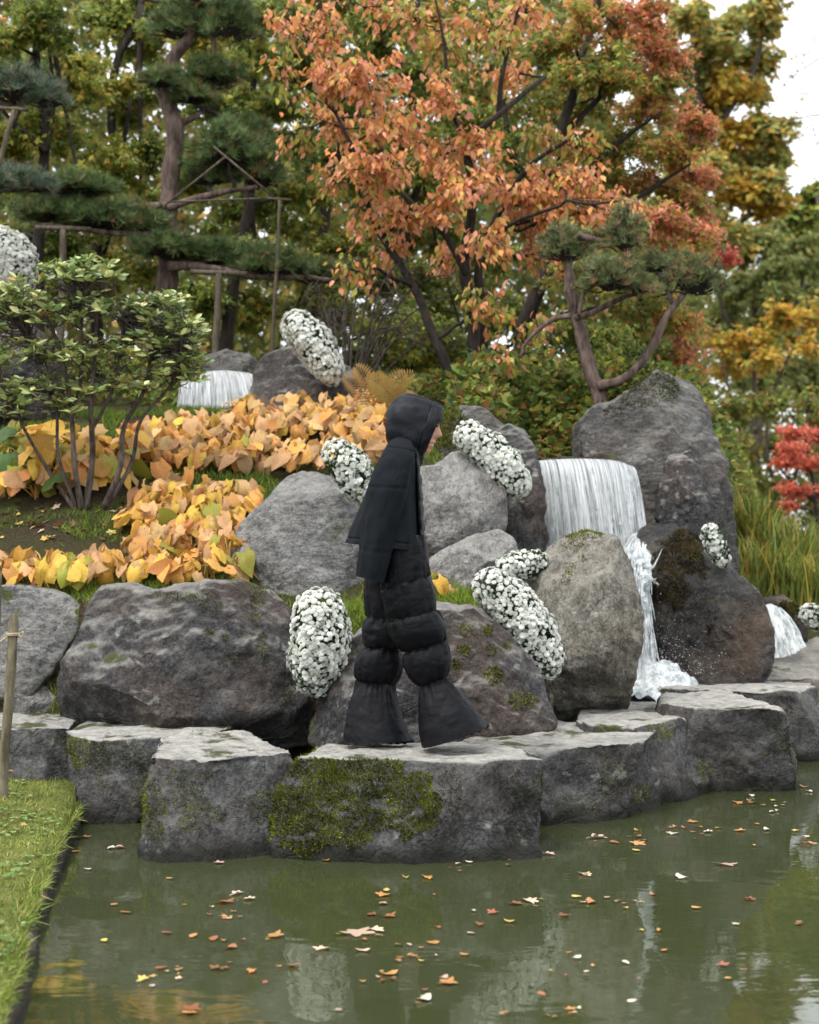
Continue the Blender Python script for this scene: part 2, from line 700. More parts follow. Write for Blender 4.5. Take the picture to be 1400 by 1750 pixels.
def slab(key, poly, z, mat, label, seed, zb=-.35, fl=1.04, dxy=(0, 0), facets=16, amp=1.0, prof=(1.0, 1.035, 1.04, 1.01, .97), name='stepping_stone', tilt=(0, 0)):
    rs = np.random.default_rng(seed)
    if len(poly[0]) == 3:                      # a leaning slab: its plane follows from the points' own depths
        W = np.array([P(*q) for q in poly])
        kx, ky, k0 = np.linalg.lstsq(np.c_[W[:, :2], np.ones(len(W))], W[:, 2], rcond=None)[0]
        tilt, z = (kx, ky), float(W[:, 2].mean())
        W[:, 2] = z
    else:
        W = np.array([PZ(a, b, z) for a, b in poly])
    n = 170
    out = resample(W, n, 3)
    c = out.mean(0)
    size = max(np.ptp(out[:, 0]), np.ptp(out[:, 1]))
    rows, zs = [], []
    for s in np.linspace(.04, .84, 14):
        rows.append(s), zs.append(0.)
    for s, dz in ((.875, .004), (.908, .011), (.94, .022), (.968, .038), (.988, .058), (1.0, .08)):
        rows.append(s), zs.append(dz)
    H = z - zb
    k = 34
    tt = np.linspace(0, 1, k + 1)[1:]
    pr = np.interp(tt, np.linspace(0, 1, len(prof)), prof)
    for t_, s in zip(tt, pr):
        rows.append(s * (1 + (fl - 1) * t_)), zs.append(.08 + t_ * (H - .08))
    m = len(rows)
    V = np.zeros((m, n, 3))
    for i, (s, dz) in enumerate(zip(rows, zs)):
        V[i] = c + (out - c) * s
        V[i, :, 2] = z - dz
        t_ = dz / H
        V[i, :, 0] += dxy[0] * t_
        V[i, :, 1] += dxy[1] * t_
    F = grid_faces(m, n)
    V = V.reshape(-1, 3)

    def nf(r):
        a = r.uniform(0, 2 * math.pi)
        return unit(np.array([math.cos(a), math.sin(a), r.uniform(-.35, .5)]))
    wt = np.repeat(np.interp(np.arange(m), [0, 12, 24], [.45, .6, 1.25]), n)
    V = rough_rock(V, F[:, ::-1], size, seed, rs, facets, amp, nf, wt)
    V[:, 2] += tilt[0] * (V[:, 0] - c[0]) + tilt[1] * (V[:, 1] - c[1])
    V = np.vstack([V, V[:n].mean(0)])
    j = np.arange(n)
    cap = np.stack([np.full(n, m * n), j, (j + 1) % n], -1)
    o = top(name, V, [F[:, ::-1], cap], mat)
    tag(o, label, 'stepping stone')
    ROCKS[key] = (o, V, F[:, ::-1])
    return o


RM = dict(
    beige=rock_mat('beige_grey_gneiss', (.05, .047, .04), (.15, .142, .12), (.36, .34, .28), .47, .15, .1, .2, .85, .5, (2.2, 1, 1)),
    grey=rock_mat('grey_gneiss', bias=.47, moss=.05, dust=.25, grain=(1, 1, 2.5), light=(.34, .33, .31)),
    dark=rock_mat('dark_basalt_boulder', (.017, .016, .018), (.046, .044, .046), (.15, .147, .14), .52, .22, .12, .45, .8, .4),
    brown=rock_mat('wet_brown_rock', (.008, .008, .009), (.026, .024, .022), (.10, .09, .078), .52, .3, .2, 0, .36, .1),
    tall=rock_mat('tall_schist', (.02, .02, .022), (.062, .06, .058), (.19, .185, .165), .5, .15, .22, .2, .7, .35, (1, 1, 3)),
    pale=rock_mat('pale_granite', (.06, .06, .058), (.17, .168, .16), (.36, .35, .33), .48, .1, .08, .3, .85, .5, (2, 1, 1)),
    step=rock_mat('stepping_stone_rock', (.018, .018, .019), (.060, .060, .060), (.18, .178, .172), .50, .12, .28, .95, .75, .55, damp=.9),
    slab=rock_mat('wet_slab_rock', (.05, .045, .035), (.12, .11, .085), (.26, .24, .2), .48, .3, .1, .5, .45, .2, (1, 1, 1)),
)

boulder('B1', [(85, 1245), (92, 1160), (112, 1115), (128, 1080), (136, 1035), (150, 1013), (200, 1011), (260, 1013), (300, 1008), (345, 1000), (400, 998), (452, 1004), (480, 1030), (492, 1070), (508, 1130), (522, 1190), (532, 1280), (300, 1310)],
        9.2, .5, RM['dark'], 'big dark boulder with moss specks beside the white flowers, behind the stepping stones', 11, dens=1.35, lean=.3)
boulder('B2', [(-70, 1015), (0, 1003), (50, 1008), (95, 1022), (122, 1045), (121, 1085), (100, 1140), (60, 1190), (-70, 1190)],
        9.75, .4, RM['grey'], 'rounded grey boulder below the orange hostas, behind the fence post', 12)
boulder('B3', [(12, 1205), (25, 1177), (55, 1168), (85, 1180), (106, 1207), (60, 1235)], 9.5, .16, RM['pale'], 'small pale rock wedged between fence post and big dark boulder', 13, dens=.5, name='rock', cat='rock')
boulder('B4', [(388, 955), (388, 915), (405, 892), (440, 868), (462, 840), (478, 818), (510, 803), (545, 805), (580, 830), (612, 868), (645, 905), (662, 960), (650, 1035), (560, 1065), (470, 1050), (410, 1010)],
        10.6, .55, RM['grey'], 'large light grey boulder behind the walking person, next to orange hostas', 14, dens=1.2, lean=.35)
boulder('B5', [(690, 830), (715, 800), (745, 795), (775, 768), (800, 770), (835, 795), (864, 825), (868, 870), (864, 905), (820, 945), (740, 970), (690, 965)],
        10.9, .4, RM['pale'], 'squarish grey banded boulder in front of the hooded person\'s chest', 15, lean=.2)
boulder('B6', [(835, 790), (845, 735), (875, 718), (902, 728), (916, 765), (924, 820), (932, 880), (938, 960), (890, 970), (850, 940)],
        11.5, .4, RM['dark'], 'dark upright boulder left of the main waterfall, under the draped white flowers', 16)
boulder('B6b', [(735, 780), (748, 715), (790, 692), (830, 697), (866, 728), (885, 790), (800, 810)], 12.6, .35, RM['tall'], 'mossy dark rock behind the person\'s hood, under the tree trunks', 17, dens=.8)
boulder('B7', [(718, 990), (735, 955), (775, 935), (815, 918), (850, 908), (877, 918), (890, 948), (882, 990), (800, 1015)], 10.3, .28, RM['pale'],
        'low pale rock at the foot of the squarish banded boulder', 18, dens=.8)
boulder('B8', [(535, 1270), (548, 1180), (575, 1115), (620, 1085), (680, 1060), (740, 1043), (810, 1042), (860, 1065), (902, 1105), (932, 1160), (954, 1240), (900, 1280), (700, 1300)],
        8.95, .45, RM['dark'], 'lichen-spotted dark boulder right behind the person\'s legs', 19, dens=1.3, lean=.45)
boulder('B9', [(888, 1005), (900, 975), (930, 955), (965, 925), (1010, 906), (1052, 913), (1077, 960), (1090, 1030), (1090, 1080), (1072, 1130), (1080, 1200), (1060, 1245), (960, 1250), (938, 1140), (905, 1055)],
        9.9, .5, RM['beige'], 'tall leaning grey boulder in front of the main waterfall', 20, dens=1.2, lean=.3)
boulder('B10', [(993, 780), (996, 722), (1020, 690), (1070, 675), (1110, 650), (1150, 613), (1177, 620), (1214, 640), (1224, 690), (1234, 780), (1247, 860), (1262, 965), (1245, 1030), (1120, 1030), (1090, 900), (1060, 800)],
        12.7, .55, RM['tall'], 'tallest pointed rock standing right of the main waterfall', 21, dens=1.4, lean=.15)
boulder('B10b', [(1128, 820), (1150, 775), (1205, 764), (1218, 800), (1228, 900), (1218, 965), (1140, 955), (1122, 880)], 12.25, .3, RM['dark'],
        'dark wet block against the front of the tallest pointed rock', 22, lean=.1)
boulder('B11', [(1092, 1160), (1096, 1050), (1106, 960), (1104, 920), (1130, 893), (1170, 893), (1203, 930), (1218, 955), (1252, 970), (1287, 1010), (1310, 1040), (1316, 1150), (1250, 1190), (1130, 1190)],
        11.5, .4, RM['brown'], 'wet brown rock splashed by the narrow cascade', 23, dens=1.2, lean=.35)
boulder('B12', [(1288, 1070), (1308, 1025), (1345, 1018), (1374, 1050), (1390, 1115), (1300, 1140)], 12.7, .25, RM['brown'], 'mossy brown rock beside the small side cascade below the reeds', 24, dens=.7)
boulder('B13', [(422, 660), (440, 605), (480, 588), (520, 583), (562, 600), (602, 630), (624, 670), (642, 715), (600, 760), (480, 760), (440, 710)],
        14.2, .45, RM['dark'], 'dark boulder beside the upper waterfall, under draped white flowers', 25)
boulder('B14', [(340, 650), (348, 605), (380, 596), (420, 602), (448, 622), (445, 660)], 15.2, .3, RM['tall'], 'dark rock at the head of the upper waterfall', 26, dens=.7)
boulder('B15', [(-70, 700), (-45, 560), (0, 535), (50, 560), (92, 600), (90, 720)], 13.6, .35, RM['dark'], 'shaded boulder behind the shrub, under the far white flower mound', 27, dens=.7)
boulder('W1', [(902, 810), (930, 782), (1000, 779), (1085, 782), (1122, 860), (1120, 1190), (1000, 1210), (908, 1010)], 12.45, .22, RM['brown'],
        'wet brown ledge behind the sheet of the main waterfall', 28, lean=0, facets=3, name='ledge_rock')
boulder('W2', [(295, 760), (315, 650), (350, 634), (440, 638), (468, 720), (455, 780)], 14.9, .25, RM['brown'], 'wet ledge behind the upper waterfall', 29, lean=0, facets=3, name='ledge_rock', dens=.8)

STEP = 'stepping stone'
slab('S1', [(-40, 1240), (-40, 1212), (40, 1206), (125, 1208), (144, 1222), (136, 1243), (60, 1247)], .43, RM['step'], 'first stepping stone beside the fence post and lawn', 31, zb=-.3)
slab('S2', [(68, 1258), (150, 1229), (215, 1224), (300, 1228), (380, 1232), (398, 1243), (330, 1258), (250, 1266), (150, 1268)], .415, RM['step'],
     'undercut stepping stone with mossy face below the big dark boulder', 32, fl=.98, prof=(1, 1.02, 1.0, .93, .86, .85))
slab('S3', [(232, 1294), (275, 1264), (345, 1250), (400, 1248), (485, 1255), (532, 1272), (516, 1293), (420, 1300), (330, 1303)], .45, RM['step'],
     'stepping stone with a broken ledge, left neighbour of the one under the person', 33, fl=1.1, prof=(1, 1.03, 1.05, 1.04, 1.0), tilt=(-.02, .03), dxy=(-.05, 0))
slab('S4', [(462, 1293), (520, 1272), (620, 1263), (760, 1262), (865, 1268), (918, 1281), (928, 1296), (860, 1302), (700, 1305), (570, 1300)], .434, RM['step'],
     'big stepping stone under the person with thick moss on its face', 340, fl=1.08, prof=(1, 1.03, 1.05, 1.04, 1.0), facets=12, dxy=(-.06, 0))
slab('S5', [(775, 1250), (790, 1232), (860, 1226), (970, 1231), (1070, 1239), (1122, 1252), (1132, 1268), (1000, 1276), (880, 1273), (800, 1268)], .395, RM['step'],
     'stepping stone just ahead of the person\'s front foot', 35, fl=1.08)
slab('S6', [(955, 1225), (985, 1212), (1060, 1200), (1130, 1197), (1215, 1202), (1245, 1212), (1215, 1230), (1110, 1245), (1050, 1247), (980, 1238)], .43, RM['step'],
     'wedge-shaped stepping stone at the foot of the tall leaning boulder', 36, fl=1.0, prof=(1, 1.02, 1.0, .97, .93))
slab('S7', [(1098, 1196), (1120, 1181), (1180, 1174), (1260, 1175), (1305, 1182), (1322, 1196), (1290, 1206), (1200, 1208)], .49, RM['step'],
     'tall-sided stepping stone two past the one ahead of the person', 37, fl=1.1)
slab('S8', [(1085, 1172), (1110, 1158), (1180, 1152), (1300, 1156), (1400, 1162), (1430, 1170), (1390, 1182), (1280, 1180), (1150, 1178)], .47, RM['step'],
     'long stepping stone with mossy end beside the foaming pool', 38, fl=1.0)
slab('S9', [(1178, 1150, 11.6), (1255, 1126, 12.0), (1330, 1108, 12.3), (1420, 1086, 12.7), (1520, 1090, 12.8), (1520, 1152, 11.8), (1400, 1160, 11.4), (1300, 1156, 11.45)], .48, RM['slab'],
     'flat wet slab below the small side cascade', 39, fl=.97)


# ------------------------------------------------------------------ surface sampling, moss
def sample(V, F, n, rs, accept=None):
    """points and normals spread evenly over a quad mesh"""
    a, b, c, d = V[F[:, 0]], V[F[:, 1]], V[F[:, 2]], V[F[:, 3]]
    fn = np.cross(c - a, d - b)
    ar = np.linalg.norm(fn, axis=1)
    k = rs.choice(len(F), n, p=ar / ar.sum())
    u, v_ = rs.random((n, 1)), rs.random((n, 1))
    p = (a[k] * (1 - u) + b[k] * u) * (1 - v_) + (d[k] * (1 - u) + c[k] * u) * v_
    nn = unit(fn[k])
    if ((fn * ((a + c) / 2 - V.mean(0))).sum(1)).sum() < 0:
        nn = -nn
    if accept is not None:
        m = accept(p, nn)
        p, nn = p[m], nn[m]
    return p, nn


def leaf_cloud(mb, pos, along, normal, size, tpl, col):
    """many copies of a small leaf template (verts, tris) with a colour each"""
    Vt, Tt = tpl
    R = frames(along, normal)
    sz = np.broadcast_to(np.asarray(size, float), (len(pos),))
    V = pos[:, None] + np.einsum('nij,kj->nki', R, Vt) * sz[:, None, None]
    n, k = V.shape[:2]
    T = (Tt[None] + (np.arange(n) * k)[:, None, None]).reshape(-1, 3)
    C = np.repeat(col, k, axis=0)
    mb.add(V.reshape(-1, 3), T=T, c=C)


def tplt(V, T):
    return np.array(V, float), np.array(T)


TPL_RHOMB = tplt([(0, 0, 0), (-.3, .45, .08), (0, 1, -.05), (.3, .45, .08)], [(0, 2, 1), (0, 3, 2)])
TPL_OVATE = tplt([(0, 0, 0), (-.2, .25, .05), (-.24, .55, .05), (0, 1, -.12), (.24, .55, .05), (.2, .25, .05), (0, .4, 0)],
                 [(0, 6, 1), (1, 6, 2), (2, 6, 3), (3, 6, 4), (4, 6, 5), (5, 6, 0)])
TPL_BLADE = tplt([(-.03, 0, 0), (.03, 0, 0), (0, 1, .12)], [(0, 1, 2)])
TPL_NEEDLE = tplt([(-.028, 0, 0), (.028, 0, 0), (0, 1, 0)], [(0, 1, 2)])
_st = [(0, 0, 0)]
for k_, (an, r_) in enumerate([(-150, .30), (-118, .62), (-92, .30), (-60, .85), (-30, .36), (0, 1.0), (30, .36), (60, .85), (92, .30), (118, .62), (150, .30)]):
    _st.append((math.sin(math.radians(an)) * r_ * .6, .35 + math.cos(math.radians(an)) * r_ * .6, -.08 * r_))
_st[0] = (0, .3, 0.02)
TPL_MAPLE = tplt(_st, [(0, k_ + 1, k_) for k_ in range(1, 11)])
TPL_STAR = tplt([(0, .1, 0), (-.5, .35, -.05), (-.12, .45, .03), (0, 1, -.06), (.12, .45, .03), (.5, .35, -.05)], [(0, 2, 1), (0, 4, 2), (2, 4, 3), (0, 5, 4)])


def rand_dir(rs, n, z=(-1, 1)):
    a = rs.uniform(0, 2 * math.pi, n)
    zz = rs.uniform(z[0], z[1], n)
    r = np.sqrt(np.clip(1 - zz * zz, 0, 1))
    return np.stack([np.cos(a) * r, np.sin(a) * r, zz], -1)


def pick_cols(rs, n, pal, jit=.25):
    cs = np.array([p_[0] for p_ in pal], float)
    ws = np.array([p_[1] for p_ in pal], float)
    c = cs[rs.choice(len(cs), n, p=ws / ws.sum())]
    c = c * rs.uniform(1 - jit, 1 + jit, (n, 1)) * rs.uniform(.92, 1.08, (n, 3))
    return np.clip(c, .002, .9)


M['moss'] = leaf_mat('moss_fronds', trans=.15, rough=.8, spec=.1)


def moss(key, n, blobs, d, seed, len_=.018, zmax=.72, pal=(((.15, .18, .018), 3), ((.24, .25, .03), 2), ((.08, .095, .014), 2), ((.13, .10, .03), 1))):
    """moss on a rock inside soft pixel blobs (cx,cy,rx,ry): short upright fronds grown on the stone itself"""
    o, V, F = ROCKS[key]
    rs = np.random.default_rng(seed)

    def acc(p, nn):
        k = p[:, 1]
        px = CX + p[:, 0] / k * FPX
        py = CY + 85 - (p[:, 2] - CAMZ) / k * FPX
        f = np.full(len(p), -1.0)
        for cx, cy, rx, ry in blobs:
            f = np.maximum(f, 1 - np.sqrt(((px - cx) / rx) ** 2 + ((py - cy) / ry) ** 2))
        f = f + .45 * fbm(p * 9, 4, seed)
        return (f > .12) & (nn[:, 1] < .3) & ((nn[:, 2] < zmax) | (key[0] != 'S'))
    p, nn = sample(V, F, n, rs, acc)
    if not len(p):
        return
    al = unit(nn + .7 * rand_dir(rs, len(p)) + np.array([0, 0, .25]))
    c = pick_cols(rs, len(p), pal, .4)
    patch = .75 + .5 * (fbm(p * 12, 3, seed + 3)[:, None])
    mb = MB()
    tp = tplt([(-.16, 0, 0), (.16, 0, 0), (0, 1, .1)], [(0, 1, 2)])
    leaf_cloud(mb, p, al, rand_dir(rs, len(p)), rs.uniform(.5, 1.3, len(p)) * len_, tp, c * np.clip(patch, .35, 1.4))
    mb.part('moss', M['moss'], o, kind='stuff', smooth=False)


moss('S4', 160000, [(560, 1310, 80, 55), (560, 1380, 110, 60), (640, 1330, 60, 60), (700, 1370, 70, 50), (620, 1400, 90, 40), (500, 1410, 60, 50), (550, 1420, 80, 30)], 7.3, 1)
moss('S4', 60000, [(880, 1370, 35, 60), (770, 1350, 20, 40), (920, 1350, 25, 40)], 7.3, 2, .012, .72, (((.05, .06, .012), 1), ((.03, .035, .01), 1)))
moss('S3', 60000, [(320, 1350, 35, 40), (340, 1390, 50, 40), (270, 1390, 25, 60), (460, 1370, 40, 50), (305, 1320, 12, 14), (358, 1322, 10, 10)], 7.3, 3, .013)
moss('S2', 60000, [(140, 1280, 30, 35), (200, 1300, 35, 40), (180, 1270, 20, 20), (250, 1340, 30, 50), (235, 1280, 14, 10)], 8, 4, .013)
moss('S1', 30000, [(85, 1265, 20, 12), (85, 1285, 12, 10), (140, 1230, 12, 20)], 8.5, 5, .013)
moss('S5', 40000, [(1050, 1335, 30, 40), (990, 1370, 45, 30), (1090, 1360, 18, 30)], 8, 6, .012)
moss('S6', 50000, [(1060, 1240, 40, 10), (1125, 1252, 26, 22), (1200, 1300, 14, 30)], 9, 7, .014)
moss('S7', 30000, [(1325, 1280, 28, 45), (1200, 1320, 20, 10)], 9.5, 8, .014)
moss('S8', 40000, [(1100, 1185, 25, 22), (1120, 1175, 30, 10), (1345, 1210, 10, 10)], 10.8, 9, .02)
moss('B1', 60000, [(330, 1020, 60, 10), (365, 1035, 25, 12), (440, 1020, 14, 22), (437, 1058, 16, 16), (355, 1082, 10, 10), (385, 1090, 8, 10), (450, 1100, 12, 26), (398, 1120, 10, 10), (490, 1190, 9, 20)], 9, 10, .016)
moss('B8', 60000, [(795, 1075, 12, 9), (832, 1078, 12, 9), (790, 1112, 12, 9), (840, 1112, 12, 9), (778, 1135, 10, 10), (890, 1195, 25, 18), (845, 1155, 20, 18), (865, 1105, 10, 7)], 8.9, 11, .02)
moss('B9', 40000, [(992, 955, 10, 8), (975, 970, 12, 14), (980, 932, 25, 10), (1000, 915, 40, 9), (968, 985, 8, 14)], 9.9, 12, .018)
moss('B10', 60000, [(1120, 660, 50, 28), (1090, 690, 40, 16), (1175, 628, 22, 12), (1050, 700, 30, 10)], 12.6, 13, .02, .72, (((.07, .085, .02), 1), ((.045, .05, .02), 1)))
moss('B11', 80000, [(1180, 960, 26, 50), (1165, 930, 30, 30), (1215, 1060, 14, 40), (1130, 1010, 30, 30), (1165, 1000, 14, 16), (1150, 990, 40, 60)], 11.4, 14, .02, .72, (((.06, .045, .012), 2), ((.05, .05, .012), 1), ((.10, .06, .025), 1)))
moss('B12', 30000, [(1330, 1050, 50, 30)], 12.6, 15, .025, .72, (((.08, .08, .015), 2), ((.07, .04, .015), 1)))
moss('B6b', 30000, [(770, 710, 25, 20), (770, 740, 25, 30)], 12.6, 16, .025)

# ------------------------------------------------------------------ lawn bank with stone edging
edge_pts = np.array([PZ(a, b, .10)[:2] for a, b in [(-60, 1860), (-5, 1725), (22, 1640), (45, 1560), (72, 1490), (100, 1430), (126, 1380), (128, 1350)]])
edge = catmull(edge_pts, 60)


def lawn_z(x, y, dist):
    return .10 + .16 * sstep(0, 1.6, dist) + .05 * sstep(6, 8.4, y)


rowsV = []
for k in range(26):
    off = (k / 25) ** 1.5 * 14
    r_ = edge.copy()
    r_[:, 0] -= off
    zz = lawn_z(r_[:, 0], r_[:, 1], off) + .018 * fbm(np.c_[r_ * 3, 0 * r_[:, 0]], 3, 5)
    rowsV.append(np.c_[r_, zz])
rowsV = np.array([np.c_[edge + [.03, 0], np.full(60, -.4)], np.c_[edge + [.02, 0], np.full(60, .06)]] + rowsV)
m_, n_ = rowsV.shape[:2]
ii = (np.arange(m_ - 1)[:, None] * n_ + np.arange(n_ - 1)[None]).ravel()
lq = np.stack([ii, ii + n_, ii + n_ + 1, ii + 1], -1)[:, ::-1]
lawnV = rowsV.reshape(-1, 3)
g = G('lawn_turf')
v = g.coords(False)
n2 = g.noise(v, 22, 6, .7)
n1 = g.noise(v, 3, 4)
c = g.mix(n1, (.10, .12, .025), (.18, .19, .05))
c = g.mix(g.ramp(n2, [(.4, 0.), (.7, .7)]), c, (.03, .04, .008))
g.bsdf(c, .95, g.bump(n2, .8, .03), .1)
lawn = link('lawn', mesh_data('lawn', lawnV, lq, g.m))
tag(lawn, 'mown lawn bank at the pond edge', None, kind='structure')
rs = np.random.default_rng(50)
p, nn = sample(lawnV[2 * n_:], lq[lq.min(1) >= 2 * n_] - 2 * n_, 240000, rs, lambda p, nn: (p[:, 0] > -3.2) & (p[:, 1] > 3.8) & (np.abs(CX + p[:, 0] / p[:, 1] * FPX - 40) < 120))
mb = MB()
cp = pick_cols(rs, len(p), [((.17, .225, .045), 3), ((.27, .275, .07), 2), ((.34, .30, .13), 1.5), ((.11, .155, .03), 2)], .3)
cp *= (1 + .5 * fbm(p * 5, 3, 8))[:, None]
leaf_cloud(mb, p, unit(np.array([0, 0, 1.]) + .8 * rand_dir(rs, len(p))), rand_dir(rs, len(p)), rs.uniform(.012, .034, len(p)), tplt([(-.07, 0, 0), (.07, 0, 0), (0, 1, .2)], [(0, 1, 2)]), np.clip(cp, .01, .6))
kk = rs.choice(len(p), 1600)
pc = p[kk]
pc = pc[fbm(pc * 2.2, 3, 77) > -.05]
cl = pick_cols(rs, len(pc), [((.12, .2, .06), 1), ((.2, .27, .10), 1)], .2)
leaf_cloud(mb, pc + [0, 0, .012], rand_dir(rs, len(pc), (-.1, .2)), np.array([0, 0, 1.]) + .4 * rand_dir(rs, len(pc)), rs.uniform(.012, .026, len(pc)),
           tplt([(0, 0, 0), (-.4, .3, .02), (-.35, .8, .02), (0, 1, 0), (.35, .8, .02), (.4, .3, .02)], [(0, 2, 1), (0, 3, 2), (0, 4, 3), (0, 5, 4)]), cl)
tag(mb.top('lawn_grass', M['moss'], smooth=False), 'short yellowish green grass and clover of the lawn bank', 'grass', kind='stuff')

ne = 4200
ke = rs.integers(0, 60, ne)
pe = np.c_[edge[ke] + np.c_[rs.uniform(-.05, .03, ne), rs.normal(0, .04, ne)], rs.uniform(.085, .105, ne)]
mbe = MB()
leaf_cloud(mbe, pe, unit(np.array([.55, 0, .55]) + .7 * rand_dir(rs, ne)), rand_dir(rs, ne), rs.uniform(.02, .055, ne) * (1 + .7 * fbm(pe * 4, 2, 3)), tplt([(-.05, 0, 0), (.05, 0, 0), (0, 1, -.35)], [(0, 1, 2)]),
           pick_cols(rs, ne, [((.18, .25, .045), 3), ((.27, .29, .07), 2), ((.33, .28, .12), 1), ((.11, .17, .03), 2)], .3))
tag(mbe.top('edge_grass', M['moss'], smooth=False), 'grass hanging over the stone edging of the lawn', 'grass', kind='stuff')
ek = link('pond_edging', None)
tag(ek, 'row of rough stones edging the lawn', None, kind='structure')
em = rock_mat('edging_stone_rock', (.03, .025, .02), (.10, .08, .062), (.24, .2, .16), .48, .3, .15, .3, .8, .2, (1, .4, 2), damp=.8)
cs = np.concatenate([[0], np.cumsum(np.linalg.norm(np.diff(edge, axis=0), axis=1))])
t0_, k_ = .0, 0
while t0_ < cs[-1] - .1:
    L = random.uniform(.5, 1.1)
    ts = np.linspace(t0_, min(t0_ + L, cs[-1]), 18)
    cl_ = np.stack([np.interp(ts, cs, edge[:, 0]), np.interp(ts, cs, edge[:, 1])], -1)
    prf = np.sin(np.linspace(.3, math.pi - .3, 18)) ** .22
    th = np.linspace(0, 2 * math.pi, 22, endpoint=False)
    hw, hh = random.uniform(.022, .03), random.uniform(.075, .095)
    V = np.zeros((18, 22, 3))
    ce, se = np.sign(np.cos(th)) * np.abs(np.cos(th)) ** .6, np.sign(np.sin(th)) * np.abs(np.sin(th)) ** .6
    V[:, :, 0] = cl_[:, :1] + .012 + hw * ce[None] * prf[:, None]
    V[:, :, 1] = cl_[:, 1:]
    V[:, :, 2] = .0 + hh * se[None] * prf[:, None]
    V = V.reshape(-1, 3)
    F = grid_faces(18, 22)
    V = V + vnormals(V, F) * (.02 * fbm(V * [7, 5, 7], 4, 60, .6))[:, None]
    caps = np.array([list(range(22))[::-1], list(range(17 * 22, 18 * 22))])
    part('edging_stone', V, [F, caps], em, ek, org=np.zeros(3))
    t0_ += L * .97
    k_ += 1

# fence post with rope, and its neighbour
def post(bpx, tpx, d, r, label):
    a, b = P(*bpx, d), P(*tpx, d)
    pts = catmull([a - [0, 0, .25], a, (a + b) / 2 + [.004, 0, 0], b], 24)
    n = 18
    V, T, Q = tube(pts, r, n, True)
    V[:24 * n] += (vnoise(V[:24 * n] * [30, 30, 4], 4) * .004)[:, None] * unit(np.c_[V[:24 * n, :2] - np.repeat(pts[:, :2], n, 0), np.zeros(24 * n)])
    e = empty('fence_post', a, label, 'post')
    part('shaft', V, [np.array(T), Q], M['post'], e)
    return e, b


e1, tp1 = post((6, 1310), (24, 1050), 7.75, .024, 'weathered wooden post with rope tied near its top, at the lawn corner')
ring = []
for k in range(40):
    a = k / 40 * 4 * math.pi
    ring.append(tp1 + [0.03 * math.cos(a) - .001, .03 * math.sin(a), -.105 + .012 * k / 40])
V, T, Q = tube(ring, .006, 6)
part('rope_knot', V, [np.array(T), Q], M['rope'], e1)
V, T, Q = tube(catmull([tp1 + [.028, -.012, -.1], tp1 + [.05, -.02, -.085], tp1 + [.045, -.025, -.115], tp1 + [.03, -.02, -.1]], 14), .005, 6)
part('rope_end', V, [np.array(T), Q], M['rope'], e1)
V, T, Q = tube(catmull([tp1 + [-.02, 0, -.105], tp1 + [-.12, -.1, -.16], tp1 + [-.4, -.4, -.2]], 20), .006, 6)
part('rope', V, [np.array(T), Q], M['rope'], e1)
post((-18, 1330), (-4, 975), 7.3, .022, 'weathered wooden post cut by the picture edge, taller than its roped neighbour')

# ------------------------------------------------------------------ falling water
def fall_mat(name, lo, hi, white=(.80, .84, .86), su=60, sv=1.6):
    g = G(name)
    uvn = g.n('UVMap')
    n1 = g.noise(uvn.outputs[0], 1, 4, .6, (su, sv, 1), .3)
    n2 = g.noise(uvn.outputs[0], 1, 3, .6, (su * 3.3, sv * 2.2, 1))
    f = g.math('ADD', g.math('MULTIPLY', n1, .65), g.math('MULTIPLY', n2, .35))
    a = g.ramp(f, [(lo, .08), (hi, .92)])
    b = g.bsdf(white, .25, g.bump(f, .5, .02), .5, finish=False)
    tr = g.n('BsdfTransparent')
    tl = g.n('BsdfTranslucent')
    tl.inputs['Color'].default_value = (*white, 1)
    m1 = g.n('MixShader')
    m1.inputs[0].default_value = .35
    g.l(b.outputs[0], m1.inputs[1])
    g.l(tl.outputs[0], m1.inputs[2])
    m2 = g.n('MixShader')
    g.l(a, m2.inputs[0])
    g.l(tr.outputs[0], m2.inputs[1])
    g.l(m1.outputs[0], m2.inputs[2])
    g.l(m2.outputs[0], g.out.inputs['Surface'])
    return g.m


M['fall'] = fall_mat('falling_water', .36, .57, white=(.80, .84, .86), su=44, sv=1.1)
M['chute'] = fall_mat('cascade_water', .26, .46, su=12, sv=3)
g = G('foam')
v = g.coords(False)
n1 = g.noise(v, 16, 6, .7)
g.bsdf(g.mix(g.ramp(n1, [(.4, 0.), (.6, 1.)]), (.36, .41, .42), (.82, .85, .86)), .5, g.bump(n1, 1, .05), .4)
M['foam'] = g.m
g = G('thin_clear_water')
v = g.coords(False)
g.bsdf((.10, .10, .07), .08, g.bump(g.noise(v, 9, 4), .3, .03), .5)
M['stream'] = g.m


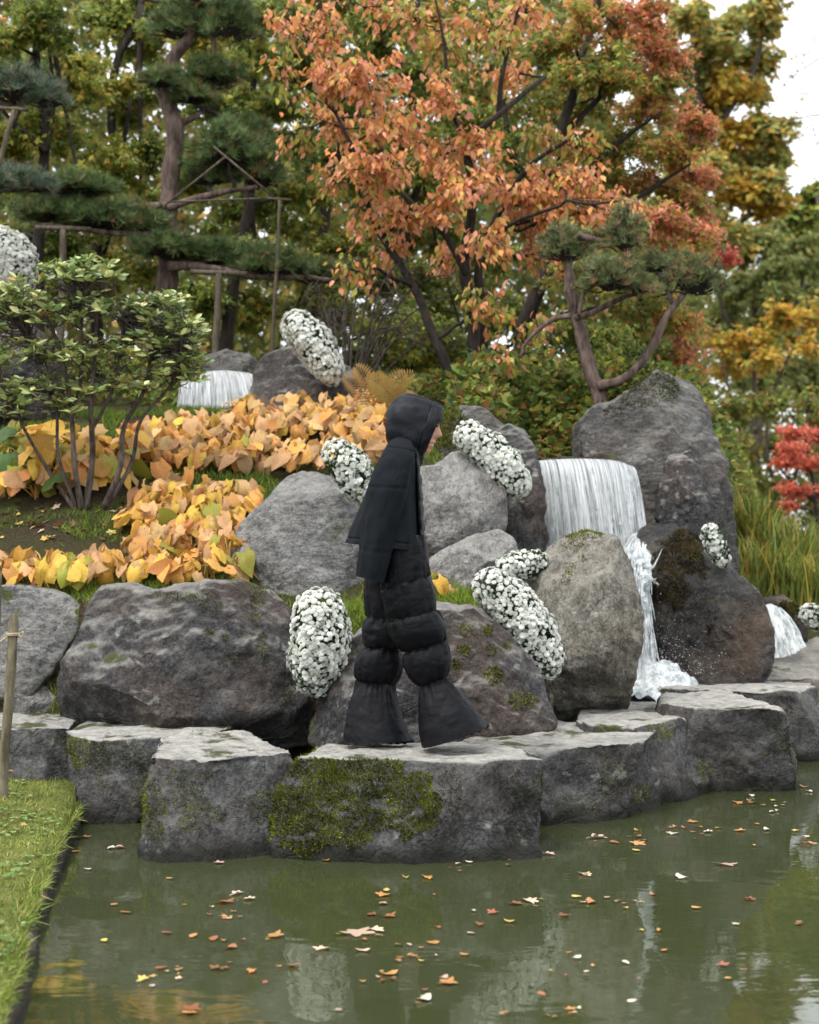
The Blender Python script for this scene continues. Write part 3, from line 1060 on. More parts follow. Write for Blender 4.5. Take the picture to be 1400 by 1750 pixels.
def sheet(name, crest, foot, d, sag, mat, parent, nu=90, nv=60, rs=None, ripple=.012):
    """curved sheet of water from a crest polyline to a foot polyline (pixels); sag = how far it leaps towards the pond"""
    a = np.array([P(px, py, dd) for px, py, dd in crest])
    b = np.array([P(px, py, dd) for px, py, dd in foot])
    A, B = catmull(a, nu), catmull(b, nu)
    t = np.linspace(0, 1, nv)
    V = np.zeros((nv, nu, 3))
    for i, tt in enumerate(t):
        hz = tt ** .55                      # horizontal travel leads the drop
        V[i, :, 0] = A[:, 0] + (B[:, 0] - A[:, 0]) * hz
        V[i, :, 1] = A[:, 1] + (B[:, 1] - A[:, 1]) * hz
        V[i, :, 2] = A[:, 2] + (B[:, 2] - A[:, 2]) * tt
    uu, vv = np.meshgrid(np.linspace(0, 1, nu), t)
    pn = np.stack([uu.ravel() * 22, vv.ravel() * 2.2, 0 * uu.ravel()], -1)
    V = V.reshape(-1, 3)
    V[:, 1] += ripple * fbm(pn, 3, 5) * sstep(0, .2, vv.ravel())
    i = (np.arange(nv - 1)[:, None] * nu + np.arange(nu - 1)[None]).ravel()
    F = np.stack([i, i + nu, i + nu + 1, i + 1], -1)
    return part(name, V, F, mat, parent, uv=np.stack([uu.ravel(), vv.ravel()], -1))


def strands(crest, foot, n, rs, parent, name='water_strands', w=.004, seg=(.12, .5), mat='foam', back=.0):
    a = catmull([P(*c_) for c_ in crest], 200)
    b = catmull([P(*c_) for c_ in foot], 200)
    mb = MB()
    for k in range(n):
        i = rs.integers(0, 200)
        t0 = rs.random() ** .9 * .92
        t1 = min(1, t0 + rs.uniform(*seg))
        t = np.linspace(t0, t1, 7)
        hz = (t ** .55)[:, None]
        q = np.concatenate([a[i][:2] + (b[i][:2] - a[i][:2]) * hz, (a[i][2] + (b[i][2] - a[i][2]) * t)[:, None]], 1)
        q[:, 0] += rs.normal(0, .003)
        q[:, 1] += rs.normal(-.012, .012) - back
        r = w * rs.uniform(.35, 1.2) * np.sin(np.linspace(.15, math.pi - .1, 7)) ** .8
        V, T, Q = tube(q, r, 4, False)
        mb.add(V, Q=Q)
    return mb.part(name, M[mat], parent, kind='stuff')


def droplets(pts, rad, parent, name='spray'):
    ico = np.array([(0, 0, 1), (.894, 0, .447), (.276, .851, .447), (-.724, .526, .447), (-.724, -.526, .447), (.276, -.851, .447), (.724, .526, -.447),
                    (-.276, .851, -.447), (-.894, 0, -.447), (-.276, -.851, -.447), (.724, -.526, -.447), (0, 0, -1)])
    tri = np.array([(0, 1, 2), (0, 2, 3), (0, 3, 4), (0, 4, 5), (0, 5, 1), (1, 6, 2), (2, 7, 3), (3, 8, 4), (4, 9, 5), (5, 10, 1), (6, 7, 2), (7, 8, 3), (8, 9, 4), (9, 10, 5), (10, 6, 1),
                    (11, 7, 6), (11, 8, 7), (11, 9, 8), (11, 10, 9), (11, 6, 10)])
    V = pts[:, None] + ico[None] * rad[:, None, None]
    T = (tri[None] + (np.arange(len(pts)) * 12)[:, None, None]).reshape(-1, 3)
    return part(name, V.reshape(-1, 3), T, M['foam'], parent, kind='stuff')


rs = np.random.default_rng(70)
wf = empty('waterfall', P(1010, 1150, 12.0), 'broad main waterfall pouring over the ledge beside the tallest rock', 'waterfall')
CR = [(914, 788, 12.25), (950, 785, 12.2), (1000, 784, 12.15), (1050, 787, 12.15), (1082, 797, 12.2)]
FT = [(935, 990, 12.0), (975, 985, 11.85), (1030, 985, 11.8), (1075, 960, 11.8), (1106, 910, 11.95)]
sheet('water_sheet', CR, FT, 12, .3, M['fall'], wf)
strands(CR, FT, 420, rs, wf, w=.0024, seg=(.06, .3))
# the smooth lip of water flowing to the crest
A = np.array([P(a_, b_, c_) for a_, b_, c_ in CR])
Bk = A + [0, .9, .035]
V = np.vstack([catmull(A, 30) + [0, 0, -.004], catmull(Bk, 30)])
V[:, 2] += .006 * vnoise(V * 8, 3)
i = np.arange(29)
part('lip', V, np.stack([i, i + 1, i + 31, i + 30], -1), M['stream'], wf)

ch = empty('cascade', P(1090, 1150, 11.3), 'narrow white cascade squeezed between the leaning boulder and wet brown rock', 'cascade')
L_ = [(1082, 912, 11.78), (1066, 945, 11.45), (1074, 1000, 11.2), (1078, 1070, 11.1), (1068, 1150, 11.05)]
R_ = [(1110, 900, 11.78), (1114, 940, 11.4), (1112, 1000, 11.15), (1114, 1070, 11.05), (1126, 1160, 11.0)]
A, B = catmull([P(*q) for q in L_], 70), catmull([P(*q) for q in R_], 70)
u = np.linspace(0, 1, 26)
V = A[:, None] * (1 - u)[None, :, None] + B[:, None] * u[None, :, None]
V[:, :, 1] -= .07 * np.sin(u * math.pi)[None]
uu, vv = np.meshgrid(u, np.linspace(0, 1, 70))
V = V.reshape(-1, 3)
V += (.03 * fbm(V * [14, 14, 7], 4, 9))[:, None] * np.array([.4, -1, .2])
i = (np.arange(69)[:, None] * 26 + np.arange(25)[None]).ravel()
part('water_sheet', V, np.stack([i, i + 26, i + 27, i + 1], -1), M['chute'], ch, uv=np.stack([uu.ravel(), vv.ravel()], -1))
mb = MB()
for k in range(260):
    uu_ = rs.random()
    t0 = rs.random() * .8
    idx = np.clip(np.linspace(t0, t0 + rs.uniform(.08, .25), 6) * 69, 0, 69).astype(int)
    q = A[idx] * (1 - uu_) + B[idx] * uu_
    q[:, 1] -= .07 * math.sin(uu_ * math.pi) + .02
    q[:, 0] += np.linspace(0, rs.normal(0, .02), 6)
    V, T, Q = tube(q, .007 * rs.uniform(.4, 1.2) * np.sin(np.linspace(.2, 3, 6)), 4, False)
    mb.add(V, Q=Q)
mb.part('water_strands', M['foam'], ch, kind='stuff')
# side jets
mb = MB()
for (x0, y0, dx, dy, c_) in ((1100, 965, 32, -28, 12), (1098, 960, 22, 6, 8), (1100, 1000, 26, -2, -10), (1102, 1002, 20, -14, -6)):
    for k in range(3):
        q = [P(x0, y0 + k * 3, 11.05), P(x0 + dx * .5, y0 + dy * .35 + c_ + k * 2, 11.0), P(x0 + dx, y0 + dy + k, 10.97)]
        V, T, Q = tube(catmull(q, 10), np.linspace(.006, .001, 10) * (1 + .5 * np.sin(np.arange(10) * 2.3 + k)), 5, False)
        mb.add(V, Q=Q)
mb.part('side_jet', M['foam'], ch)
n = 620
pp = np.array([P(1105 + abs(rs.normal(0, 60)), 1152 - abs(rs.normal(0, 34)) * (1 + .8 * (rs.random() < .2)) , rs.uniform(10.75, 11.0)) for _ in range(n)])
droplets(pp, rs.uniform(.0012, .0045, n) * rs.uniform(.35, 1.0, n), ch)

# foaming plunge pool
fx, fy = np.meshgrid(np.linspace(1.15, 2.15, 70), np.linspace(10.35, 11.35, 70))
fz = .40 + .2 * np.exp(-(((fx - 1.72) / .3) ** 2 + ((fy - 11.0) / .2) ** 2)) - .2 * sstep(1.95, 2.1, fx) + .06 * fbm(np.stack([fx.ravel() * 11, fy.ravel() * 11, 0 * fx.ravel()], -1), 4, 3).reshape(fx.shape)
i = (np.arange(69)[:, None] * 70 + np.arange(69)[None]).ravel()
pool = top('plunge_pool', np.stack([fx, fy, fz], -1).reshape(-1, 3), np.stack([i, i + 1, i + 71, i + 70], -1), M['foam'])
tag(pool, 'white foaming plunge pool under the narrow cascade', None, kind='structure')

uf = empty('waterfall', P(385, 720, 14.5), 'small upper waterfall above the orange hostas beside the dark boulder', 'waterfall')
CR = [(312, 646, 14.7), (345, 636, 14.65), (385, 633, 14.6), (425, 637, 14.6)]
FT = [(300, 735, 14.45), (345, 735, 14.35), (400, 735, 14.3), (462, 728, 14.35)]
sheet('water_sheet', CR, FT, 14.5, .2, M['fall'], uf, nu=70, nv=36)
strands(CR, FT, 170, rs, uf, w=.0032, seg=(.1, .35))
sc_ = empty('cascade', P(1340, 1110, 12.3), 'small foaming side cascade beside the mossy brown rock', 'cascade')
CR = [(1305, 1035, 12.4), (1318, 1032, 12.35), (1332, 1040, 12.3)]
FT = [(1308, 1125, 12.0), (1345, 1122, 11.95), (1376, 1105, 11.95)]
sheet('water_sheet', CR, FT, 12, .2, M['chute'], sc_, nu=30, nv=40, ripple=.05)
strands(CR, FT, 120, rs, sc_, w=.005, seg=(.08, .25))

# ------------------------------------------------------------------ chrysanthemum cushions
def petal_flower():
    V, T, C = [], [], []
    for ring_, (n_, r_, zt, zb) in enumerate(((11, 1.0, .10, .0), (9, .74, .34, .08), (6, .42, .44, .2))):
        for k in range(n_):
            a = (k + .5 * ring_) / n_ * 2 * math.pi
            w_ = 1.15 * r_ * math.pi / n_
            ca, sa = math.cos(a), math.sin(a)
            b = len(V)
            V += [(0, 0, zb), (ca * r_ * .62 - sa * w_, sa * r_ * .62 + ca * w_, zt + .06), (ca * r_, sa * r_, zt - .06), (ca * r_ * .62 + sa * w_, sa * r_ * .62 - ca * w_, zt + .06)]
            T += [(b, b + 3, b + 2), (b, b + 2, b + 1)]
            C += [(.80, .80, .74)] * 4
    return np.array(V), np.array(T), np.array(C)


g = G('white_petals')
at = g.n('ObjectInfo')
cc = g.mix(g.math('MULTIPLY', at.outputs['Random'], .45), (.86, .87, .83), (.76, .78, .64))
b_ = g.bsdf(cc, .55, None, .2, finish=False)
tl = g.n('BsdfTranslucent')
g.l(cc, tl.inputs['Color'])
ms = g.n('MixShader')
ms.inputs[0].default_value = .25
g.l(b_.outputs[0], ms.inputs[1])
g.l(tl.outputs[0], ms.inputs[2])
g.l(ms.outputs[0], g.out.inputs['Surface'])
fv, ft, fc = petal_flower()
FLOWER = mesh_data('flower', fv, ft, g.m, smooth=False)
M['petal'] = g.m


def cushion(path, d, n, label, seed, fr=.021, dense=1.0, flat=.8):
    """a trailing cushion: path of (px, py, radius px[, depth offset])"""
    rs = np.random.default_rng(seed)
    C = np.array([P(q[0], q[1], d + (q[3] if len(q) > 3 else 0)) for q in path])
    R = np.array([q[2] * S(d) for q in path])
    Cd, Rd = catmull(C, 40), np.interp(np.linspace(0, 1, 40), np.linspace(0, 1, len(R)), R)
    root = empty('chrysanthemum', C[-1] - [0, 0, R[-1]], label, 'flowers', 'white chrysanthemum cushions on the rocks')
    # dark leafy core
    tan = unit(np.gradient(Cd, axis=0))
    prof = np.clip(1 - np.abs(np.linspace(-1, 1, 40)) ** 6, .05, 1)
    V, T, Q = tube(Cd, Rd * .80 * prof ** .5, 20, True)
    V[:800] += (vnoise(V[:800] * 18, seed) * .02)[:, None]
    part('core', V, [np.array(T), Q], M['core'], root)
    k = rs.integers(0, 40, 9000)
    dirs = rand_dir(rs, 9000)
    pos = Cd[k] + dirs * (Rd[k] * rs.uniform(.78, 1.0, 9000))[:, None]
    # keep only points on the outside of the union
    dist = np.min(np.linalg.norm(pos[:, None] - Cd[None, ::2], axis=2) / Rd[None, ::2], axis=1)
    ok = dist > .76
    pos, dirs = pos[ok], dirs[ok]
    mb = MB()
    nl = min(len(pos), 2600)
    leaf_cloud(mb, pos[:nl], unit(dirs[:nl] * .6 + rand_dir(rs, nl)), dirs[:nl] + .5 * rand_dir(rs, nl), rs.uniform(.018, .034, nl), TPL_STAR,
               pick_cols(rs, nl, [((.022, .05, .02), 2), ((.04, .085, .03), 1)], .3))
    mb.part('foliage', M['leaf'], root, kind='stuff', smooth=False)
    # flowers on the outer surface, spaced apart
    pts = []
    cand = Cd[rs.integers(0, 40, 16000)]
    k = rs.integers(0, 40, 16000)
    dr = rand_dir(rs, 16000)
    cand = Cd[k] + dr * (Rd[k] * (1 + .10 * fbm((Cd[k] + dr * Rd[k][:, None]) * 9, 2, seed + 11)))[:, None]
    dist = np.min(np.linalg.norm(cand[:, None] - Cd[None, ::2], axis=2) / Rd[None, ::2], axis=1)
    sel = (dist > .90) & ((dr[:, 1] < .2) | (dr[:, 2] > .75))
    gaps = fbm(cand * 11, 3, seed + 2) > -.8 * dense
    cand, dr = cand[sel & gaps], dr[sel & gaps]
    acc = np.zeros((0, 3))
    cnt, more = 0, []
    for p_, d_ in zip(cand, dr):
        if len(acc) and np.min(((acc - p_) ** 2).sum(1)) < (fr * rs.uniform(.86, 1.25)) ** 2:
            continue
        acc = np.vstack([acc, p_])
        s_ = fr * random.uniform(.62, 1.12)
        z = unit(d_ + .45 * rs.normal(0, 1, 3) * .6)
        z[1] = min(z[1], .2)
        q = Vector(z).to_track_quat('Z', 'Y')
        cnt += 1
        if cnt > n:
            more.append((p_ + d_ * rs.uniform(-.008, .012), z, s_))
            continue
        o = link('flower', FLOWER, root)
        o.matrix_local = Matrix.LocRotScale(Vector(p_ + d_ * rs.uniform(-.008, .012) - np.array(root.location)), q, Vector((s_, s_, s_)))
    if more:
        mp_, mz, ms_ = (np.array(k_) for k_ in zip(*more))
        mb = MB()
        leaf_cloud(mb, mp_, np.cross(mz, rand_dir(rs, len(mz))), mz, ms_, (fv, ft), np.ones((len(mz), 3)))
        mb.part('small_flowers', M['petal'], root, kind='stuff', smooth=False)
    return cnt


g = G('dark_leafy_core')
v = g.coords()
n1 = g.noise(v, 40, 4)
g.bsdf(g.mix(n1, (.006, .012, .006), (.02, .04, .016)), .9, g.bump(n1, 1, .03), .1)
M['core'] = g.m
cushion([(510, 560, 30), (535, 585, 34), (556, 618, 30), (566, 640, 18)], 13.65, 240, 'white chrysanthemums draped over the dark boulder beside the upper waterfall', 101, .026)
cushion([(578, 778, 26), (600, 800, 34), (612, 832, 26)], 10.15, 240, 'white chrysanthemums on the light grey boulder, behind the hooded person\'s back', 102, .022)
cushion([(802, 746, 26), (835, 770, 32), (862, 800, 34), (880, 825, 28)], 10.75, 300, 'long cushion of white chrysanthemums draped between banded boulder and waterfall', 103, .023)
cushion([(545, 1050, 44), (548, 1095, 52), (542, 1130, 46), (540, 1160, 32)], 8.75, 300, 'tall white chrysanthemum cushion wedged beside the big dark boulder', 104, .0195)
cushion([(840, 1003, 32), (880, 1040, 40), (910, 1085, 40), (935, 1130, 28)], 9.1, 300, 'white chrysanthemums trailing down between lichen-spotted and leaning boulders', 105, .02)
cushion([(868, 972, 22), (900, 966, 24), (920, 960, 16)], 9.75, 140, 'small white chrysanthemum tuft tucked behind the top of the trailing cushion', 106, .02)
cushion([(1213, 908, 14), (1222, 930, 17), (1234, 955, 13)], 11.1, 120, 'narrow strip of white chrysanthemums on the wet brown rock', 107, .022)
cushion([(1385, 1052, 18), (1405, 1058, 20)], 12.2, 90, 'white chrysanthemum tuft beside the mossy brown rock under the reeds', 108, .026)
cushion([(-20, 440, 50), (10, 440, 48), (25, 470, 40)], 14.5, 260, 'far white chrysanthemum mound behind the shrub', 109, .026, dense=1.2)


# ------------------------------------------------------------------ plants: helpers
def on_ground(px, py, lo=8.7, hi=40):
    ds = np.linspace(lo, hi, 1600)
    r = ray(px, py)
    pts = np.outer(ds / r[1], r)
    pts[:, 2] += CAMZ
    gz = ground_h(pts[:, 0], pts[:, 1])
    k = np.argmax(pts[:, 2] < gz)
    if pts[k, 2] >= gz[k]:
        k = len(ds) - 1
    return pts[k]


def gz1(x, y):
    return float(ground_h(np.array([x]), np.array([y]))[0])


def path3(a, b, rs, n=7, wob=.06, lift=.0):
    a, b = np.asarray(a, float), np.asarray(b, float)
    L = np.linalg.norm(b - a)
    t = np.linspace(0, 1, n)[:, None]
    q = a * (1 - t) + b * t
    off = np.cumsum(rs.normal(0, 1, (n, 3)), 0)
    off -= off[0] * (1 - t) + off[-1] * t
    q = q + off * wob * L / math.sqrt(n)
    q[:, 2] += lift * L * np.sin(t[:, 0] * math.pi)
    return q


# ------------------------------------------------------------------ hostas (plantain lilies), withered
def hosta_leaf(fold, bend, crump, seed, nv=6, nu=6):
    vv, uu = np.meshgrid(np.linspace(0, 1, nv), np.linspace(-1, 1, nu), indexing='ij')
    w_ = .56 * np.clip(vv + .10, 0, 1) ** .42 * np.clip(1 - vv, 0, 1) ** .62 * 1.25
    x = uu * w_
    y = vv - .12 * np.abs(uu) ** 1.6 * np.clip(1 - vv * 1.6, 0, 1) ** 1.5
    z = fold * np.abs(uu) ** 1.3 * w_ - bend * vv ** 2 + .02 * np.cos(uu * 9) * w_
    V = np.stack([x, y, z], -1).reshape(-1, 3)
    V = V + crump * np.stack([fbm(V * 5.5, 2, seed + k) for k in range(3)], -1) * np.array([.8, .6, 1.1])
    i = (np.arange(nv - 1)[:, None] * nu + np.arange(nu - 1)[None]).ravel()
    return V, np.stack([i, i + 1, i + nu + 1, i + nu], -1)


HC = dict(orange=(.66, .32, .085), tan=(.64, .39, .18), yellow=(.68, .41, .07), brown=(.36, .21, .10), lime=(.30, .30, .04), green=(.05, .12, .025))
HM = {k: leaf_mat('hosta_' + k, c_, .3, .5, .3, rib=26) for k, c_ in HC.items()}
HSH = [(.12, .35, .05), (-.3, .45, .09), (.05, .4, .09), (-.5, .5, .13), (.35, .7, .15), (-.8, .8, .18), (-1.0, .5, .2)]
HL = {}
for k_, (f_, b_, c_) in enumerate(HSH):
    V, F = hosta_leaf(f_, b_, c_, 200 + k_)
    for cn in HC:
        HL[(k_, cn)] = mesh_data('leaf', V, F, HM[cn])
M['petiole'] = leaf_mat('hosta_petiole', (.5, .33, .09), .2)


def hosta(bp, n, rad, hgt, size, mix_, label, group, seed, shapes=(0, 1, 2, 3, 4, 5, 6)):
    rs = np.random.default_rng(seed)
    root = empty('hosta', bp, label, 'hosta', group)
    names = list(mix_)
    pr = np.array([mix_[k] for k in names], float)
    stems = MB()
    for k in range(n):
        a = rs.uniform(0, 2 * math.pi)
        rr = rad * math.sqrt(rs.random())
        z = hgt * (1 - (rr / rad) ** 2 * .75) * rs.uniform(.55, 1.1) + .03
        p_ = np.array([math.cos(a) * rr, math.sin(a) * rr, z])
        al = unit(np.array([math.cos(a + rs.normal(0, .6)), math.sin(a + rs.normal(0, .6)), rs.uniform(-1.5, .05)]))
        nr = unit(np.array([math.cos(a) * .5, math.sin(a) * .5 - .35, 1.0]) + .5 * rs.normal(0, 1, 3))
        s_ = size * rs.uniform(.65, 1.25)
        sh = int(rs.choice(shapes))
        o = link('leaf', HL[(sh, names[rs.choice(len(names), p=pr / pr.sum())])], root)
        R = frames(al[None], nr[None])[0]
        Mx = Matrix(R.tolist()).to_4x4()
        Mx.translation = Vector(p_)
        o.matrix_local = Mx @ Matrix.Diagonal((s_ * rs.uniform(.8, 1.1), s_, s_, 1))
        if k % 2 == 0:
            q = catmull([np.array([rs.normal(0, .03), rs.normal(0, .03), -.02]), np.array([p_[0] * .4, p_[1] * .4, z * .8]), p_], 6)
            V, T, Q = tube(q + np.array(bp), np.linspace(.006, .0035, 6), 5, False)
            stems.add(V, Q=Q)
    V, p_ = stems.get()
    part('stalks', V, p_, M['petiole'], root, kind='stuff')


OR = dict(orange=4.5, tan=4.5, yellow=4, brown=.9, lime=.7)
OR2 = dict(orange=4, tan=6, yellow=1.5, brown=1.6, lime=.25)
sd = 300
for px, py in [(25, 990), (75, 1000), (125, 998), (172, 992)]:
    hosta(on_ground(px, py), 34, .22, .2, .12, OR, 'withered orange hosta on the turf above the rounded grey boulder', 'withered hostas above the grey boulder', sd)
    sd += 1
for px, py in [(245, 985), (300, 995), (350, 995), (388, 975), (270, 945), (325, 940), (375, 930), (260, 905), (310, 900), (360, 890), (405, 880), (330, 860), (280, 870)]:
    hosta(on_ground(px, py), 32, .23, .22, .13, OR, 'withered golden orange hosta beside the light grey boulder', 'withered hostas beside the light grey boulder', sd)
    sd += 1
for px, py in [(265, 785), (310, 795), (350, 800), (400, 803), (450, 800), (500, 803), (550, 800), (600, 790), (645, 780), (290, 755), (345, 755), (400, 752), (455, 750), (510, 748), (565, 745), (620, 742), (655, 745), (430, 725), (500, 722), (570, 722), (625, 722)]:
    hosta(on_ground(px, py), 34, .27, .24, .14, OR2, 'withered tan hosta in the band below the upper waterfall', 'withered hostas below the upper waterfall', sd)
    sd += 1
for k_, (px, py) in enumerate([(15, 850), (60, 850), (110, 840), (165, 828), (215, 812), (40, 800), (90, 795), (140, 790), (195, 785)]):
    mix_ = dict(green=5, lime=4, yellow=2) if k_ in (0, 5) else dict(yellow=5, lime=2, orange=4, tan=3, green=.8)
    hosta(on_ground(px, py), 20, .26, .32, .19, mix_, 'green and yellow hosta under the shrub' if k_ in (0, 5) else 'yellowing hosta around the stems of the shrub', 'green hostas under the shrub' if k_ in (0, 5) else 'yellowing hostas around the shrub', sd, (0, 1, 2, 3))
    sd += 1
hosta(on_ground(742, 1015), 8, .10, .12, .13, dict(tan=3, yellow=2, lime=2), 'small withered hosta in the grass in front of the person\'s thigh', None, sd)
hosta(P(735, 812, 10.9) - [0, 0, .03], 6, .10, .05, .15, dict(orange=2, tan=2), 'withered leaves of a small hosta on the banded boulder, by the person\'s chest', None, sd + 1)

# ------------------------------------------------------------------ grass on the hillside
rs = np.random.default_rng(80)
n = 150000
gxs, gys = rs.uniform(-3.4, 1.6, n), rs.uniform(9.2, 14.5, n)
keepg = (fbm(np.stack([gxs * .8, gys * .8, 0 * gxs], -1), 4, 31) > -.3 + .22 * sstep(-1.4, -2.6, gxs)) & (gxs < np.interp(gys, [9, 11.9, 12.5, 14.5], [.8, .8, 1.9, 2.6]))
gxs, gys = gxs[keepg], gys[keepg]
p = np.stack([gxs, gys, ground_h(gxs, gys) - .005], -1)
c = pick_cols(rs, len(p), [((.10, .17, .025), 3), ((.16, .22, .035), 2), ((.24, .24, .06), 1), ((.05, .09, .015), 2)], .3)
sz = rs.uniform(.025, .065, len(p)) * (1 + .7 * np.clip(fbm(p * 1.6, 3, 12), -.6, 1))
mb = MB()
leaf_cloud(mb, p, unit(np.array([0, 0, 1.]) + .7 * rand_dir(rs, len(p))), rand_dir(rs, len(p)), sz, tplt([(-.06, 0, 0), (.06, 0, 0), (0, 1, .2)], [(0, 1, 2)]), c)
for (px, py, num, rad, ln) in ((755, 772, 1500, .10, .10), (600, 1065, 1200, .16, .07), (620, 1085, 600, .1, .08), (790, 1025, 2200, .22, .07), (760, 1010, 900, .2, .08), (830, 1005, 500, .1, .08), (880, 945, 500, .08, .1), (840, 900, 900, .14, .12),
                               (300, 1008, 1500, .3, .06), (160, 1005, 1800, .25, .07), (210, 998, 1200, .2, .06), (70, 1160, 900, .15, .06), (100, 1090, 300, .06, .08)):
    b = on_ground(px, py)
    q = b + np.stack([rs.normal(0, rad, num), rs.normal(0, rad * .6, num), np.zeros(num)], -1)
    q[:, 2] = ground_h(q[:, 0], q[:, 1]) - .005
    leaf_cloud(mb, q, unit(np.array([0, 0, 1.]) + .8 * rand_dir(rs, num)), rand_dir(rs, num), rs.uniform(.5, 1.2, num) * ln, tplt([(-.035, 0, 0), (.035, 0, 0), (0, 1, .3)], [(0, 1, 2)]),
               pick_cols(rs, num, [((.17, .26, .03), 3), ((.25, .30, .04), 2), ((.10, .17, .03), 1)], .25))
tag(mb.top('hillside_grass', M['moss'], smooth=False), 'grass growing over the hillside between boulders and hostas', 'grass', kind='stuff')


# ------------------------------------------------------------------ trees
def far_tree(k, name, label, cat, trunks, clumps, d, dr, tpl, size, droop, bark, seed, **kw):
    """a tree of the far shore: k times farther and k times larger than a first estimate, so that it keeps its size in view"""
    tr = [(t_[0], t_[1] * k, t_[2] * k, t_[3] * k) for t_ in trunks]
    kw['limb_r'] = kw.get('limb_r', .022) * k
    kw['twr'] = kw.get('twr', .006) * k
    return tree(name, label, cat, tr, clumps, d * k, dr * k, tpl, size * k, droop, bark, seed, **kw)


def tree(name, label, cat, trunks, clumps, d, dr, tpl, size, droop, bark, seed, group=None, leafmat='leaf', ntw=14, nparts=0, limb_r=.022, twr=.006, ground=True, jit=.28, twmat='bark_dark', flat=1.0):
    rs = np.random.default_rng(seed)
    t0 = trunks[0]
    b = P(*t0[0][0], t0[3] if len(t0) > 3 else d)
    root = empty(name, b, label, cat, group)
    nodes, nrad = [], []
    for k, tr in enumerate(trunks):
        pts, r0, r1 = tr[:3]
        dd = tr[3] if len(tr) > 3 else d
        q = np.array([P(x_, y_, dd + rs.normal(0, .12) * (i_ > 0)) for i_, (x_, y_) in enumerate(pts)])
        if ground and k == 0:
            gzv = gz1(q[0][0], q[0][1]) - .15
            if gzv < q[0][2]:
                q = np.vstack([[q[0][0], q[0][1], gzv], q])
        nq = max(8, len(q) * 5)
        c_ = catmull(q, nq)
        c_ += .35 * r0 * np.stack([fbm(c_ * 2.2, 2, seed + 7 + j) for j in range(3)], -1) * np.array([1, 1, .2])
        rad = np.linspace(r0, r1, nq)
        V, T, Q = tube(c_, rad, 10)
        part('trunk' if k == 0 else 'limb', V, [np.array(T), Q], M[bark], root)
        nodes.append(c_)
        nrad.append(rad)
    nodes, nrad = np.concatenate(nodes), np.concatenate(nrad)
    tw, lp, la, ln, ls, lc = MB(), [], [], [], [], []
    limbs = MB()
    for (cx, cy, rx, ry, n, pal) in clumps:
        dd = d + rs.uniform(-dr, dr)
        c0 = P(cx, cy, dd)
        sx, sz_ = rx * S(dd), ry * S(dd)
        sy = min(sx, max(dr, .4)) * flat
        dist = np.linalg.norm(nodes - c0, axis=1) + 1.2 * np.clip(nodes[:, 2] - c0[2] + .1, 0, None)
        k = int(np.argmin(dist))
        q = path3(nodes[k], c0, rs, 8, .10, .06)
        r_ = min(limb_r, nrad[k] * .7)
        V, T, Q = tube(q, np.linspace(r_, r_ * .45, 8), 5, False)
        limbs.add(V, Q=Q)
        for j in range(ntw):
            e = c0 + rand_dir(rs, 1)[0] * np.array([sx, sy, sz_]) * rs.uniform(.45, 1.05)
            s0 = q[rs.integers(4, 8)]
            tq = path3(s0, e, rs, 5, .12, .05)
            V, T, Q = tube(tq, np.linspace(twr, twr * .35, 5), 3, False)
            tw.add(V, Q=Q)
            m = max(1, int(n / ntw * rs.uniform(.5, 1.5)))
            t = rs.uniform(.25, 1.05, m)
            seg = np.clip(t * 4, 0, 3.999)
            i = seg.astype(int)
            f = (seg - i)[:, None]
            pp = tq[i] * (1 - f) + tq[i + 1] * f + rs.normal(0, size * .45, (m, 3))
            al = unit(rand_dir(rs, m, (-.6, .3)) + np.array([0, 0, -droop]) + .4 * unit(e - s0))
            lp.append(pp), la.append(al), ln.append(unit(rand_dir(rs, m, (-.2, 1)) + np.array([0, -.35, .45])))
            ls.append(rs.uniform(.65, 1.25, m) * size), lc.append(pick_cols(rs, m, pal, jit))
    lp, la, ln, ls, lc = map(np.concatenate, (lp, la, ln, ls, lc))
    limbs.part('branches', M[bark], root, kind='stuff')
    tw.part('twigs', M[twmat], root, kind='stuff')
    if nparts:
        o_ = rs.permutation(len(lp))
        big, rest = o_[:nparts], o_[nparts:]
        bins = np.linspace(0, len(big), 9).astype(int)
        for b0, b1 in zip(bins[:-1], bins[1:]):        # eight leaf colours, shared meshes
            ids = big[b0:b1]
            col = lc[ids[0]]
            me = mesh_data('leaf', tpl[0], tpl[1], M[leafmat], smooth=False, col=np.tile(col, (len(tpl[0]), 1)))
            for i in ids:
                R = frames(la[i][None], ln[i][None])[0]
                Mx = Matrix(R.tolist()).to_4x4()
                Mx.translation = Vector(lp[i] - np.array(root.location))
                o = link('leaf', me, root)
                o.matrix_local = Mx @ Matrix.Diagonal((ls[i], ls[i], ls[i], 1))
        lp, la, ln, ls, lc = lp[rest], la[rest], ln[rest], ls[rest], lc[rest]
    mb = MB()
    leaf_cloud(mb, lp, la, ln, ls, tpl, lc)
    mb.part('crown', M[leafmat], root, kind='stuff', smooth=False)
    return root


